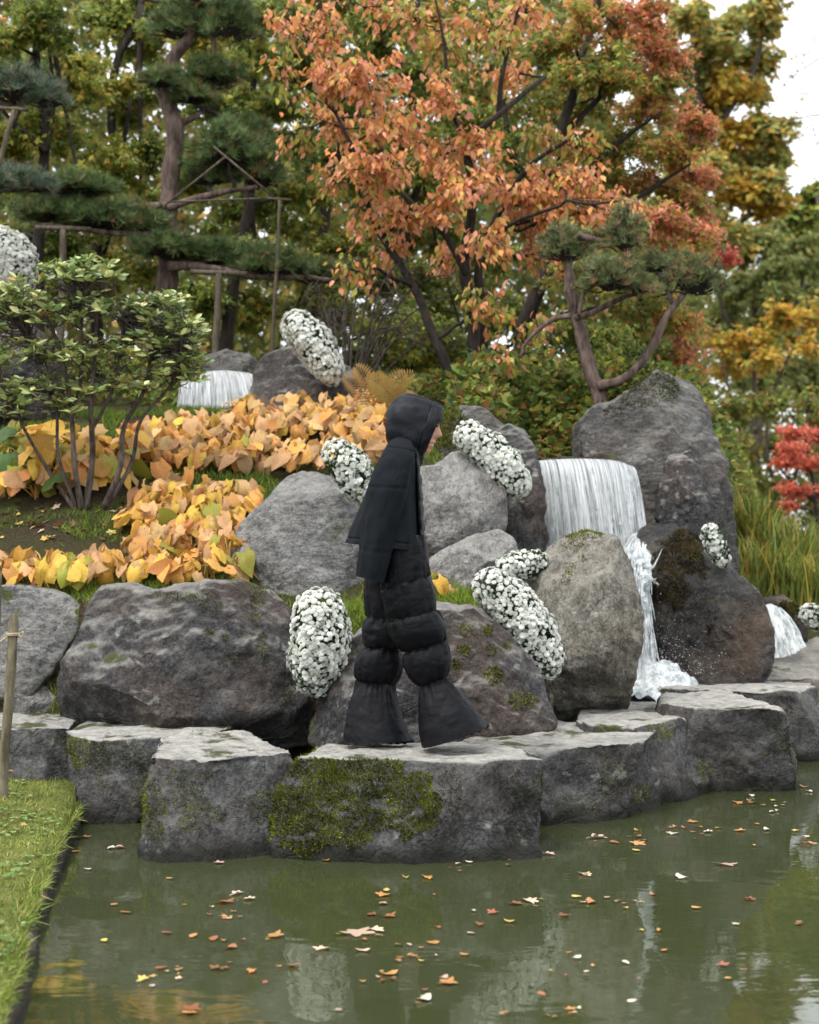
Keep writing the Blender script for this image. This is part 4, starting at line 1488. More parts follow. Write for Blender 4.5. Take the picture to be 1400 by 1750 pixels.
ORG, PNK, RED = (.62, .26, .09), (.66, .30, .18), (.60, .15, .10)
YEL, YLG, GRN, DGR, OLV = (.58, .38, .06), (.37, .35, .06), (.16, .225, .045), (.065, .10, .028), (.25, .25, .055)
BRN = (.26, .12, .04)
oran = [(ORG, 4), (PNK, 4), ((.64, .36, .12), 2.5), (BRN, .4), (YLG, .9)]
mixo = [(ORG, 2), (PNK, 1), (OLV, 2), (YLG, 2)]
redo = [(RED, .8), (PNK, 3.4), (ORG, 2.5), (OLV, 2)]
grno = [(OLV, 3), (GRN, 3), (ORG, 1.2), (YLG, 1)]
grny = [(GRN, 5), (OLV, 2.5), (YLG, 1.5), (DGR, 1.5)]
yelg = [(YLG, 3), (YEL, 1), (OLV, 2), (GRN, 3)]
yelo = [(YEL, 4), (YLG, 2), ((.5, .22, .04), 1)]
pale = [((.30, .33, .11), 3), ((.42, .40, .13), 2), ((.20, .26, .08), 2)]

# the orange-leaved tree in the middle
tree('orange_tree', 'slender multi-stemmed tree with drooping orange leaves behind the hooded person', 'tree',
     [([(818, 700), (806, 560), (798, 440), (806, 330), (800, 250), (850, 195), (930, 130)], .075, .02, 14.6),
      ([(835, 690), (824, 560), (822, 450), (850, 370), (905, 285), (985, 230)], .06, .015, 14.8),
      ([(792, 690), (745, 585), (700, 480), (640, 380), (610, 270), (530, 110)], .055, .012, 14.4),
      ([(800, 470), (760, 400), (690, 330), (650, 250), (590, 130), (560, 20)], .035, .01, 14.5),
      ([(800, 260), (770, 180), (760, 90), (740, -20)], .03, .008, 14.6),
      ([(850, 195), (860, 130), (880, 40), (900, -40)], .03, .01, 14.6)],
     [(x_, y_, rx, ry, n_ * 1.75, oran if s_ == 0 else mixo) for x_, y_, rx, ry, n_, s_ in [
         (535, 50, 80, 55, 130, 0), (620, 130, 110, 60, 330, 0), (560, 210, 70, 50, 190, 0), (680, 215, 80, 50, 230, 0), (635, 290, 100, 50, 260, 0), (570, 120, 60, 50, 200, 0),
         (760, 80, 70, 60, 150, 1), (870, 130, 55, 40, 120, 0), (840, 55, 80, 50, 130, 1), (755, 165, 60, 50, 130, 0), (700, 370, 110, 50, 280, 0), (780, 320, 80, 50, 200, 0), (840, 300, 60, 45, 150, 0),
         (830, 400, 60, 55, 130, 0), (905, 330, 80, 50, 240, 0), (965, 300, 65, 45, 190, 0), (900, 380, 60, 40, 120, 0), (620, 360, 60, 50, 110, 1), (600, 460, 45, 50, 50, 1), (840, 520, 60, 60, 110, 1),
         (850, 610, 40, 55, 90, 1), (960, 375, 50, 45, 90, 0), (1005, 310, 40, 40, 110, 0), (690, 40, 70, 50, 120, 1), (480, 130, 60, 60, 60, 1), (930, 560, 60, 60, 70, 1), (930, 440, 50, 50, 70, 0), (650, 20, 80, 40, 100, 0),
         (900, 20, 80, 50, 120, 0), (800, 250, 90, 50, 150, 0), (740, 270, 80, 50, 170, 0), (560, 310, 50, 50, 80, 1), (660, 430, 60, 40, 70, 0), (770, 440, 60, 50, 80, 0), (1040, 340, 50, 35, 110, 0), (1080, 370, 45, 30, 90, 0), (1000, 360, 60, 35, 110, 0), (990, 250, 60, 40, 100, 1), (930, 230, 60, 40, 90, 1), (500, 30, 60, 50, 90, 0), (490, 230, 50, 50, 60, 1)]],
     14.5, .75, TPL_OVATE, .084, 1.1, 'bark_dark', 401, nparts=300, ntw=16)

# the maple behind it, green turning red at its edges
tree('maple_tree', 'broad maple turning from green to red behind the small sculpted pine', 'tree',
     [([(905, 700), (890, 590), (930, 470), (960, 330), (960, 220), (1000, 90), (1040, -60)], .12, .03, 17.2),
      ([(930, 470), (1010, 400), (1100, 330), (1180, 280)], .06, .012, 17.2), ([(960, 330), (880, 280), (860, 180), (840, 60)], .06, .012, 17.4),
      ([(960, 330), (1050, 250), (1130, 190)], .05, .012, 17.0), ([(890, 590), (960, 540), (1060, 520), (1150, 500)], .045, .012, 17.2), ([(960, 230), (1060, 130), (1120, 40)], .04, .01, 17.0)],
     [(x_, y_, rx, ry, n_ * 2.1, pl) for x_, y_, rx, ry, n_, pl in [
         (1000, 50, 130, 45, 800, mixo), (1100, 20, 80, 45, 600, redo), (930, 100, 90, 50, 600, grno), (1040, 130, 130, 40, 900, grno), (1130, 90, 60, 40, 420, redo), (1070, 60, 60, 40, 500, mixo), (1050, 95, 60, 35, 450, grno), (1130, 140, 60, 35, 420, grno), (1030, 10, 80, 40, 450, mixo), (960, 140, 90, 40, 450, grno), (1180, 340, 50, 30, 350, mixo), (980, 190, 130, 40, 800, grno), (1110, 185, 90, 35, 600, mixo),
         (1060, 250, 140, 40, 900, grno), (1190, 205, 50, 30, 360, redo), (1160, 260, 80, 35, 560, mixo), (1000, 300, 100, 40, 500, grno), (1110, 320, 110, 40, 700, mixo), (1190, 300, 50, 30, 300, redo), (1130, 370, 110, 35, 800, redo),
         (1050, 390, 90, 35, 500, mixo), (1200, 395, 55, 30, 360, redo), (1235, 440, 28, 14, 200, [(RED, 1), ((.65, .16, .12), 1)]), (1150, 430, 70, 35, 420, mixo), (1000, 470, 100, 50, 420, grno), (1090, 520, 100, 50, 500, grno), (1160, 550, 70, 50, 400, mixo),
         (1000, 580, 110, 55, 600, grny), (1090, 620, 90, 50, 450, grny), (930, 640, 80, 55, 450, grno), (1180, 620, 50, 40, 300, redo), (870, 240, 80, 60, 350, grny), (820, 130, 90, 60, 400, grno), (850, 30, 100, 50, 400, grno), (740, 30, 80, 50, 300, mixo), (1000, 690, 120, 40, 500, grny)]],
     17.2, 1.1, TPL_STAR, .085, .5, 'bark_dark', 402, ntw=18, twr=.005)

# green maples closing the view on the left
LEFT = [([(60, 640), (65, 420), (80, 260), (60, 90), (70, -60)], [(0, 60), (80, 40), (60, 130), (130, 110), (20, 230), (110, 220), (40, 330), (140, 330), (20, 420), (120, 430), (-40, 150), (60, 500)], 'green maple behind the pruned pine pad that rests on a bamboo pole', 18.5),
        ([(170, 640), (165, 430), (200, 300), (190, 150), (240, 10), (250, -60)], [(180, 40), (240, 80), (170, 150), (230, 190), (200, 270), (270, 270), (160, 360), (240, 360), (200, 440), (270, 470), (150, 500), (230, 0), (310, 20)], 'green maple standing directly behind the tall sculpted pine', 20),
        ([(385, 640), (400, 470), (430, 330), (410, 190), (440, 60), (470, -60)], [(340, 80), (430, 100), (360, 180), (460, 180), (390, 260), (480, 260), (330, 300), (420, 350), (500, 340), (380, 430), (470, 450), (350, 510), (430, 530), (400, 20), (480, 30)], 'yellowish green maple right of the tall sculpted pine', 19),
        ([(545, 640), (545, 470), (560, 330), (590, 220), (560, 90), (540, -60)], [(520, 120), (600, 190), (540, 260), (620, 320), (520, 400), (600, 420), (540, 480), (640, 480), (580, 560), (680, 550), (500, 540), (660, 250), (560, 20), (650, 60), (720, 130), (700, 480), (740, 600), (640, 620)], 'thick-trunked green maple behind the dark upper boulder', 20.5),
        ([(690, 690), (700, 560), (680, 430), (720, 290), (700, 130), (720, -40)], [(700, 250), (760, 300), (720, 400), (780, 430), (690, 340), (760, 520), (720, 560), (800, 600), (760, 650), (700, 640), (780, 200), (740, 130), (820, 170), (860, 440), (870, 540)], 'slim green tree behind the bare arching shrub', 21.5)]
for k_, (tr, cl, lab, dd) in enumerate(LEFT):
    x0, y0 = tr[0]
    tk = [(tr, .13 if k_ in (3,) else .10, .03, dd)]
    for j in range(4):
        a_ = tr[2 + (j % 3)]
        b_ = cl[(j * 3 + 1) % len(cl)]
        tk.append(([a_, ((a_[0] + b_[0]) / 2 + random.uniform(-15, 15), (a_[1] + b_[1]) / 2 + 10), b_], .045, .012, dd))
    pals = [grny, yelg, grny, [(YLG, 3), (OLV, 2), (GRN, 4), (ORG, .3)]]
    rr = random.Random(500 + k_)
    tree('maple_tree', lab, 'tree', tk, [(x_ + rr.uniform(-12, 12), y_ + rr.uniform(-12, 12), rr.uniform(66, 95), rr.uniform(38, 56), 1650, rr.choice(pals)) for x_, y_ in cl], dd, 1.3, TPL_STAR, .10, .4, 'bark_dark', 410 + k_, ntw=16, twr=.006)

tallp = [((.44, .38, .11), 3), ((.24, .29, .09), 3), ((.62, .42, .10), 2)]
# tall trees far right
far_tree(2.0, 'tall_tree', 'tall autumn tree with yellow and dark green leaves against the white sky', 'tree',
     [([(1165, 700), (1180, 450), (1190, 250), (1185, 100), (1200, -80)], .28, .06, 34), ([(1190, 280), (1240, 200), (1290, 110), (1310, 20)], .12, .03, 34), ([(1185, 330), (1260, 300), (1330, 260)], .10, .03, 34), ([(1185, 130), (1130, 60), (1110, 0)], .1, .03, 34), ([(1180, 430), (1250, 390), (1310, 350)], .09, .03, 34)],
     [(x_, y_, rx, ry, 900, pl) for x_, y_, rx, ry, pl in [(1180, 30, 60, 40, tallp), (1260, 20, 60, 40, tallp), (1310, 40, 30, 40, tallp), (1220, 90, 60, 40, tallp), (1290, 100, 40, 35, tallp), (1160, 110, 50, 40, grno), (1250, 150, 60, 35, yelo), (1190, 180, 50, 35, tallp),
                                                         (1310, 215, 55, 35, tallp), (1250, 235, 60, 35, yelo), (1325, 255, 28, 24, tallp), (1290, 285, 60, 35, tallp), (1318, 305, 36, 28, tallp), (1210, 290, 50, 35, tallp), (1260, 330, 60, 35, yelo), (1310, 350, 50, 30, yelo), (1200, 370, 60, 35, tallp), (1250, 400, 60, 35, tallp), (1140, 330, 60, 50, tallp), (1150, 230, 50, 40, tallp), (1120, 60, 50, 50, tallp), (1110, 150, 50, 40, tallp), (1230, 55, 50, 35, tallp), (1210, 140, 45, 35, tallp), (1290, 160, 40, 30, tallp), (1220, 210, 50, 30, tallp), (1170, 290, 45, 35, tallp), (1240, 275, 50, 30, tallp), (1300, 320, 40, 25, tallp), (1150, 400, 60, 40, tallp), (1300, 5, 40, 30, tallp)]],
     34, 1.5, TPL_RHOMB, .19, .3, 'bark_grey', 420, leafmat='leaf_dull', ntw=14, limb_r=.06, twr=.014)
far_tree(2.6, 'dark_tree', 'dark green tree at the far side of the pond under the open sky', 'tree',
     [([(1400, 700), (1405, 500), (1400, 330)], .2, .05, 30)],
     [(x_, y_, rx, ry, 900, grny) for x_, y_, rx, ry in [(1395, 345, 30, 24), (1375, 380, 40, 26), (1410, 400, 50, 35), (1360, 430, 40, 30), (1400, 460, 60, 40), (1440, 340, 50, 50), (1350, 480, 50, 40), (1440, 450, 50, 60)]], 30, 1.2, TPL_RHOMB, .2, .3, 'bark_grey', 421, leafmat='leaf_dull', limb_r=.05, twr=.012)
far_tree(3.2, 'willowy_tree', 'pale green feathery tree behind the tallest pointed rock', 'tree',
     [([(1290, 800), (1300, 650), (1290, 520), (1310, 420)], .10, .03, 23), ([(1300, 650), (1350, 560), (1380, 450)], .06, .02, 23), ([(1295, 600), (1240, 540), (1225, 480)], .05, .015, 23)],
     [(x_, y_, rx, ry, 1400, pale) for x_, y_, rx, ry in [(1250, 430, 50, 40), (1300, 410, 60, 40), (1360, 440, 60, 45), (1260, 490, 60, 45), (1330, 490, 60, 45), (1390, 500, 50, 45), (1240, 550, 50, 45), (1300, 560, 60, 45), (1370, 570, 60, 45), (1260, 620, 55, 45), (1320, 640, 60, 45), (1390, 640, 50, 50)]],
     23, .9, TPL_RHOMB, .11, .7, 'bark_grey', 422, leafmat='leaf_dull', ntw=18)
far_tree(3.2, 'yellow_tree', 'amber yellow tree on the far shore behind the tallest pointed rock', 'tree',
     [([(1290, 900), (1285, 760), (1290, 640), (1280, 560)], .05, .015, 19), ([(1288, 740), (1330, 650), (1370, 560)], .035, .01, 19), ([(1288, 760), (1250, 680), (1235, 620)], .03, .01, 19)],
     [(x_, y_, rx, ry, n_, yelo) for x_, y_, rx, ry, n_ in [(1240, 585, 40, 25, 300), (1290, 580, 50, 28, 420), (1340, 540, 45, 28, 420), (1390, 540, 40, 30, 350), (1310, 610, 50, 26, 300), (1250, 630, 40, 25, 240), (1380, 590, 40, 26, 260), (1270, 690, 40, 30, 150)]], 19, .6, TPL_RHOMB, .085, .4, 'bark_grey', 423, leafmat='leaf_dull', ntw=14)
far_tree(2.8, 'twiggy_tree', 'brownish green twiggy tree right of the tallest pointed rock', 'tree',
     [([(1330, 980), (1330, 860), (1310, 760), (1320, 660)], .04, .012, 17.5), ([(1330, 900), (1370, 780), (1390, 690)], .03, .01, 17.5), ([(1325, 880), (1270, 800), (1250, 730)], .03, .01, 17.5)],
     [(x_, y_, rx, ry, 420, [(OLV, 3), (GRN, 3), (YLG, 1), (BRN, 1)]) for x_, y_, rx, ry in [(1260, 700, 50, 40), (1320, 690, 55, 40), (1380, 700, 50, 40), (1270, 770, 45, 40), (1330, 760, 55, 40), (1390, 780, 45, 45), (1290, 830, 45, 40), (1350, 840, 50, 40), (1400, 860, 45, 45), (1260, 850, 30, 40), (1310, 900, 60, 40), (1390, 930, 50, 45)]], 17.5, .6, TPL_RHOMB, .075, .5, 'bark_grey', 424, leafmat='leaf_dull', ntw=26, twmat='twig')
far_tree(2.0, 'red_maple', 'bright red maple on the far shore above the reeds', 'tree',
     [([(1400, 960), (1395, 870), (1385, 800), (1375, 740)], .03, .01, 15.5), ([(1395, 860), (1350, 820), (1325, 790)], .02, .006, 15.5)],
     [(x_, y_, rx, ry, n_, [(RED, 4), ((.5, .12, .05), 2), ((.62, .17, .09), 2)]) for x_, y_, rx, ry, n_ in [(1360, 740, 42, 14, 500), (1400, 745, 40, 16, 450), (1345, 785, 35, 13, 420), (1390, 790, 45, 14, 500), (1360, 835, 40, 13, 420), (1400, 840, 35, 15, 400), (1350, 765, 40, 12, 300), (1345, 862, 20, 8, 120)]], 15.5, .35, TPL_STAR, .055, .5, 'bark_dark', 425, ntw=14, twr=.003)
# bare twigs against the sky
far_tree(1.6, 'birch_tree', 'thin almost bare branches against the sky at the right edge', 'tree',
     [([(1560, 700), (1530, 400), (1500, 200), (1490, 60), (1480, -60)], .09, .02, 24), ([(1510, 260), (1440, 200), (1370, 200), (1300, 215)], .022, .004, 24), ([(1495, 120), (1430, 90), (1370, 120), (1320, 160)], .02, .004, 24), ([(1505, 220), (1450, 150), (1390, 140), (1340, 170)], .018, .004, 24), ([(1495, 60), (1430, 20), (1360, 10)], .016, .003, 24), ([(1515, 300), (1450, 230), (1390, 250), (1350, 270)], .018, .003, 24)],
     [(x_, y_, 45, 30, 26, [(BRN, 2), (YLG, 2)]) for x_, y_ in [(1370, 90), (1380, 160), (1350, 130), (1390, 220), (1360, 210), (1400, 60)]], 24, .6, TPL_RHOMB, .06, .4, 'bark_grey', 426, leafmat='leaf_dull', ntw=16, limb_r=.008, twr=.0035)

tree('green_shrub', 'green leafy shrub behind the main waterfall under the small sculpted pine', 'shrub',
     [([(935, 800), (930, 720), (940, 640)], .03, .01, 15.2), ([(932, 740), (970, 690), (985, 640)], .02, .008, 15.2), ([(932, 740), (900, 690), (880, 650)], .02, .008, 15.2)],
     [(x_, y_, 45, 32, 420, grny) for x_, y_ in [(890, 700), (940, 690), (985, 690), (900, 740), (950, 745), (990, 740), (900, 650), (955, 640), (860, 690), (1000, 650), (880, 770), (960, 770)]], 15.2, .5, TPL_STAR, .075, .4, 'bark_dark', 428, ntw=14)
# distant wood closing the gaps low down
rs = np.random.default_rng(90)
n = 135000
ang = rs.uniform(-.30, .36, n)
dd = rs.uniform(40, 60, n) + 40 * sstep(.17, .2, ang)
hmax = (8.0 + 12 * sstep(.16, .08, ang)) * dd / 48 + 2.0 * (vnoise(np.stack([ang * 14, 0 * ang, 0 * ang], -1), 4))
hz = rs.random(n) ** 1.05 * np.clip(hmax, 1.5, None)
pp = np.stack([ang * dd, dd, ground_h(ang * dd, dd) + hz], -1)
gate = fbm(pp * [.35, .1, .6], 3, 9) > -.5 + .45 * sstep(.045, .02, np.abs(ang - .085)) * sstep(9, 7, hz)
pp = pp[gate]
mb = MB()
leaf_cloud(mb, pp, rand_dir(rs, len(pp)), rand_dir(rs, len(pp), (0, 1)), rs.uniform(.2, .44, len(pp)), TPL_RHOMB, pick_cols(rs, len(pp), [((.14, .16, .045), 3), ((.24, .22, .06), 3), ((.09, .12, .035), 2), ((.36, .24, .06), .8)], .3))
tag(mb.top('distant_woodland', M['leaf_dull'], smooth=False), 'distant woodland seen through the gaps between the trees', 'woodland', kind='stuff')


# ------------------------------------------------------------------ sculpted pines
PINE = [((.07, .115, .038), 4), ((.115, .17, .055), 3), ((.18, .22, .085), 1.5), ((.22, .14, .06), .8)]


def pine(label, trunks, pads, d, seed, nl=.13, tuft=26, pal=PINE, base=None):
    rs = np.random.default_rng(seed)
    b = base if base is not None else P(*trunks[0][0][0], d)
    root = empty('pine_tree', b, label, 'pine tree')
    nodes = []
    for k, (pts, r0, r1, *dd) in enumerate(trunks):
        d0 = dd[0] if dd else d
        q = np.array([P(x_, y_, d0) for x_, y_ in pts])
        c_ = catmull(q, 12 * len(q))
        rad = np.linspace(r0, r1, len(c_)) * (1 + .12 * vnoise(c_ * 7, seed))
        c_ += r0 * .3 * np.stack([fbm(c_ * 3, 2, seed + j) for j in range(3)], -1)
        V, T, Q = tube(c_, rad, 14)
        V += (vnoise(V * 26, 3) * .006)[:, None]
        part('trunk' if k == 0 else 'branch', V, [np.array(T), Q], M['bark_pine'], root)
        nodes.append(c_)
    nodes = np.concatenate(nodes)
    for (cx, cy, rx, ry, *o_) in pads:
        dd = d + (o_[0] if o_ else rs.uniform(-.2, .2))
        c0 = P(cx, cy, dd)
        sx, sz = rx * S(dd), ry * 1.28 * S(dd)
        sy = sx * .75
        k = int(np.argmin(np.linalg.norm(nodes - c0, axis=1)))
        tw = MB()
        V, T, Q = tube(path3(nodes[k], c0 - [0, 0, sz * .5], rs, 8, .1, .0), np.linspace(.03, .014, 8), 6, False)
        tw.add(V, Q=Q)
        n = int(150 + 2000 * sx * sy)
        dirs = rand_dir(rs, n, (-.45, 1))
        lump = 1 + .5 * fbm(dirs * 2.6 + cx, 2, seed + int(cx))
        pos = c0 + dirs * np.array([sx, sy, sz]) * (rs.uniform(.55, 1.0, n) * lump)[:, None]
        for j in range(0, n, 4):
            V, T, Q = tube(path3(c0 + (pos[j] - c0) * .25 - [0, 0, sz * .5], pos[j], rs, 5, .12), np.linspace(.008, .004, 5), 4, False)
            tw.add(V, Q=Q)
        tw.part('twigs', M['bark_dark'], root, kind='stuff')
        # needles fan out from every shoot tip, candles point up
        ax = unit(dirs * np.array([.55, .55, .5]) + np.array([0, 0, .75]) + .25 * rs.normal(0, 1, (n, 3)))
        P0 = np.repeat(pos, tuft, 0)
        A0 = np.repeat(ax, tuft, 0)
        al = unit(A0 + 1.0 * rand_dir(rs, len(P0)))
        c = pick_cols(rs, n, pal, .3)
        c = np.repeat(c, tuft, 0) * rs.uniform(.75, 1.25, (n * tuft, 1))
        mb = MB()
        leaf_cloud(mb, P0 - A0 * .02, al, rand_dir(rs, len(P0)), rs.uniform(.6, 1.1, len(P0)) * nl, TPL_NEEDLE, c)
        mb.part('needle_pad', M['needle'], root, kind='stuff', smooth=False)
    return root


p1 = pine('tall sculpted pine with cloud pads, trunk bent like an S, behind the upper waterfall',
          [([(282, 640), (284, 510), (288, 400), (291, 300), (297, 220), (285, 180), (272, 145), (290, 105), (322, 70), (335, 20), (345, -30)], .115, .045, 16.3),
           ([(300, 215), (330, 200), (350, 185)], .04, .015, 16.3), ([(288, 355), (330, 340), (400, 325), (440, 320)], .045, .02, 16.1), ([(288, 350), (230, 352), (160, 345), (110, 335)], .04, .015, 16.2),
           ([(286, 455), (350, 455), (440, 470), (520, 475), (570, 480)], .05, .02, 16.0), ([(286, 400), (230, 400), (150, 392), (70, 385)], .04, .015, 16.0), ([(365, 60), (366, 100)], .03, .02, 16.3)],
          [(310, 45, 58, 30), (395, 35, 48, 42), (345, 8, 60, 26), (275, 135, 34, 16), (365, 130, 55, 26), (330, 165, 38, 16), (390, 255, 65, 38), (440, 290, 48, 40), (360, 300, 45, 22, .2), (130, 320, 75, 17), (90, 365, 75, 20), (180, 375, 85, 22), (250, 385, 40, 18),
           (290, 425, 70, 20), (380, 440, 75, 24), (460, 455, 70, 24), (545, 470, 52, 20), (420, 230, 45, 22, .3)], 16.2, 601, .125, 24)
# bamboo frame carrying the bent branch
for a_, b_ in (((283, 350), (385, 268)), ((365, 250), (470, 338)), ((285, 345), (478, 338))):
    V, T, Q = tube([P(*a_, 15.75), P(*b_, 15.7)], .011, 8)
    part('training_pole', V, [np.array(T), Q], M['pole'], p1)
for a_, b_, r_, dd_, lab in (((466, 580), (478, 342), .018, 15.7, 'thin bamboo prop under the bamboo frame of the tall pine'), ((368, 605), (374, 468), .036, 15.6, 'stout wooden prop under the lowest pad of the tall pine'),
                             ((104, 560), (108, 392), .036, 15.8, 'stout wooden prop under the left arm of the tall pine'), ((-8, 300), (24, 188), .022, 13.0, 'bamboo prop under the pine pad at the picture edge')):
    a, b = P(*a_, dd_), P(*b_, dd_)
    gzv = gz1(a[0], a[1]) - .1
    if lab.startswith('bamboo prop under the pine pad'):
        a = a + (a - b) * 3.0
        gzv = 9
    e = empty('support_pole', [a[0], a[1], min(a[2], gzv)], lab, 'pole')
    V, T, Q = tube(catmull([[a[0], a[1], min(a[2], gzv)], a + [0, .001, .001], (a + b) / 2 + [.006, 0, 0], b], 20), np.linspace(r_ * 1.1, r_ * .9, 20), 10)
    part('shaft', V, [np.array(T), Q], M['pole'], e)
    V, T, Q = tube([b + [-.28 if r_ > .03 else -.12, 0, 0.02], b + [.28 if r_ > .03 else .12, 0, .0]], r_ * .7, 8)
    part('crossbar', V, [np.array(T), Q], M['pole'], e)
pine('pine reaching in at the picture edge on grey-green pads with a bamboo crossbar',
     [([(-260, 800), (-240, 500), (-210, 300), (-200, 120), (-190, -40)], .12, .05, 13.6), ([(-205, 200), (-120, 185), (-20, 180), (60, 175)], .05, .02, 13.3), ([(-220, 360), (-120, 350), (-20, 328), (60, 322)], .045, .016, 13.4)],
     [(20, 150, 62, 30), (80, 165, 38, 24), (-50, 150, 60, 34), (30, 308, 50, 18), (-30, 310, 60, 22), (65, 318, 30, 12)], 13.3, 602, .10, 24, [((.11, .16, .105), 3), ((.17, .21, .15), 2), ((.07, .11, .06), 2), ((.2, .165, .12), .9)])
pine('small sculpted pine with two stems leaning over the main waterfall',
     [([(1032, 720), (1026, 680), (1008, 630), (990, 570), (978, 520), (973, 470), (970, 430), (985, 405)], .07, .035, 13.6), ([(1022, 660), (1070, 645), (1110, 600), (1140, 540), (1160, 510), (1180, 485)], .045, .022, 13.5),
      ([(982, 545), (1010, 535), (1060, 510), (1105, 495), (1125, 490)], .032, .014, 13.5), ([(975, 540), (940, 550), (905, 580), (890, 610)], .028, .012, 13.6), ([(1150, 520), (1138, 490), (1140, 480)], .02, .012, 13.5), ([(988, 400), (1020, 410), (1050, 410)], .03, .014, 13.5), ([(990, 540), (1000, 500), (1030, 480)], .022, .012, 13.4)],
     [(968, 422, 46, 34, .1), (1068, 400, 42, 42, -.1), (1045, 474, 60, 32, -.25), (1185, 476, 58, 36, 0.0), (1120, 452, 28, 18, .35), (1088, 486, 26, 18, -.2)], 13.5, 603, .085, 26, [((.13, .165, .065), 4), ((.21, .24, .105), 2.5), ((.08, .10, .04), 2), ((.30, .18, .09), 1.3)])

# ------------------------------------------------------------------ rhododendron at the left
rs = np.random.default_rng(610)
RB = on_ground(150, 872)
RD = RB[1]
rh = empty('rhododendron', RB, 'open leggy rhododendron shrub with bare stems above the hostas', 'shrub')
nodes = []
for pts, r0 in ((((128, 872), (80, 800), (45, 740), (20, 690), (-10, 640)), .016), (((140, 872), (128, 800), (122, 710), (112, 640), (90, 560)), .024), (((146, 872), (158, 780), (155, 690), (162, 610), (165, 530)), .025),
                ((178, 868), (205, 800), (212, 730), (245, 670), (262, 600)) and (((178, 868), (205, 800), (212, 730), (245, 670), (262, 600)), .026), (((182, 868), (225, 790), (240, 720), (290, 660), (315, 600)), .018), (((130, 868), (100, 780), (95, 690), (60, 610), (40, 540)), .015),
                (((155, 740), (190, 670), (205, 600), (210, 540)), .014), (((122, 710), (140, 640), (140, 560), (135, 500)), .013)):
    q = np.array([P(x_, y_, RD + rs.normal(0, .12) * (i_ > 0)) for i_, (x_, y_) in enumerate(pts)])
    c_ = catmull(q, 30)
    V, T, Q = tube(c_, np.linspace(r0, r0 * .4, 30) * (1 + .15 * vnoise(c_ * 14, 2)), 9)
    part('stem', V, [np.array(T), Q], M['bark_grey'], rh)
    nodes.append(c_[10:])
nodes = np.concatenate(nodes)
RH = [((.33, .39, .13), 4), ((.46, .48, .20), 3), ((.20, .28, .10), 3), ((.09, .15, .05), 1), ((.5, .27, .05), .15)]
lp, la, ln, ls, lc = [], [], [], [], []
tw = MB()
for (cx, cy, rx, ry, n) in ((30, 510, 60, 40, 26), (110, 470, 60, 28, 26), (170, 465, 40, 24, 18), (80, 540, 70, 40, 22), (150, 530, 60, 40, 18), (260, 540, 55, 36, 34), (305, 570, 45, 40, 34), (240, 600, 70, 40, 24), (300, 640, 50, 30, 20), (40, 610, 70, 40, 28), (130, 610, 60, 40, 20), (60, 670, 70, 34, 28), (150, 660, 50, 30, 16),
                         (220, 660, 60, 25, 20), (20, 700, 50, 30, 14), (120, 700, 50, 20, 10), (285, 515, 40, 20, 16), (320, 610, 30, 30, 16), (-30, 560, 50, 60, 20)):
    for k in range(int(n * 1.35)):
        dv = rand_dir(rs, 1, (-.5, 1))[0] * rs.uniform(.5, 1.0)
        c0 = P(cx + dv[0] * rx, cy - dv[2] * ry, RD + dv[1] * .35)
        dist = np.linalg.norm(nodes - c0, axis=1)
        b0 = nodes[int(np.argsort(dist)[rs.integers(0, 6)])]
        tq = path3(b0, c0, rs, 7, .14, .04)
        V, T, Q = tube(tq, np.linspace(.006, .0028, 7), 4, False)
        tw.add(V, Q=Q)
        for j in range(3):
            e = tq[rs.integers(3, 6)] + rand_dir(rs, 1)[0] * .12
            V, T, Q = tube(path3(tq[3], e, rs, 4, .15), np.linspace(.003, .0015, 4), 3, False)
            tw.add(V, Q=Q)
        m = rs.integers(5, 9)
        for j in range(m):
            a_ = j / m * 2 * math.pi + rs.uniform(0, .5)
            al = unit(np.array([math.cos(a_), math.sin(a_), rs.uniform(-.15, .75)]))
            lp.append(c0 + rs.normal(0, .008, 3)), la.append(al), ln.append(unit(np.array([0, -.2, 1]) + .4 * rs.normal(0, 1, 3)))
            ls.append(rs.uniform(.055, .10)), lc.append(pick_cols(rs, 1, RH, .2)[0])
tw.part('twigs', M['twig'], rh, kind='stuff')
lp, la, ln, ls, lc = map(np.array, (lp, la, ln, ls, lc))
TPL_RH = tplt([(0, 0, 0), (-.17, .25, .04), (-.23, .6, .04), (-.1, .9, .0), (0, 1, -.04), (.1, .9, .0), (.23, .6, .04), (.17, .25, .04), (0, .5, -.02)], [(0, 8, 1), (1, 8, 2), (2, 8, 3), (3, 8, 4), (4, 8, 5), (5, 8, 6), (6, 8, 7), (7, 8, 0)])
M['rhodo'] = leaf_mat('rhododendron_leaf', trans=.15, rough=.38, spec=.5)
o_ = np.argsort(lp[:, 1])
near = o_[:900][::3][:300]
rest = np.setdiff1d(np.arange(len(lp)), near)
shades = [mesh_data('leaf', TPL_RH[0], TPL_RH[1], M['rhodo'], smooth=False, col=np.tile(c_, (9, 1))) for c_ in pick_cols(rs, 10, RH, .15)]
for k, i in enumerate(near):
    Mx = Matrix(frames(la[i][None], ln[i][None])[0].tolist()).to_4x4()
    Mx.translation = Vector(lp[i] - RB)
    o = link('leaf', shades[k % 10], rh)
    o.matrix_local = Mx @ Matrix.Diagonal((ls[i], ls[i], ls[i], 1))
mb = MB()
leaf_cloud(mb, lp[rest], la[rest], ln[rest], ls[rest], TPL_RH, lc[rest])
mb.part('foliage', M['rhodo'], rh, kind='stuff', smooth=False)

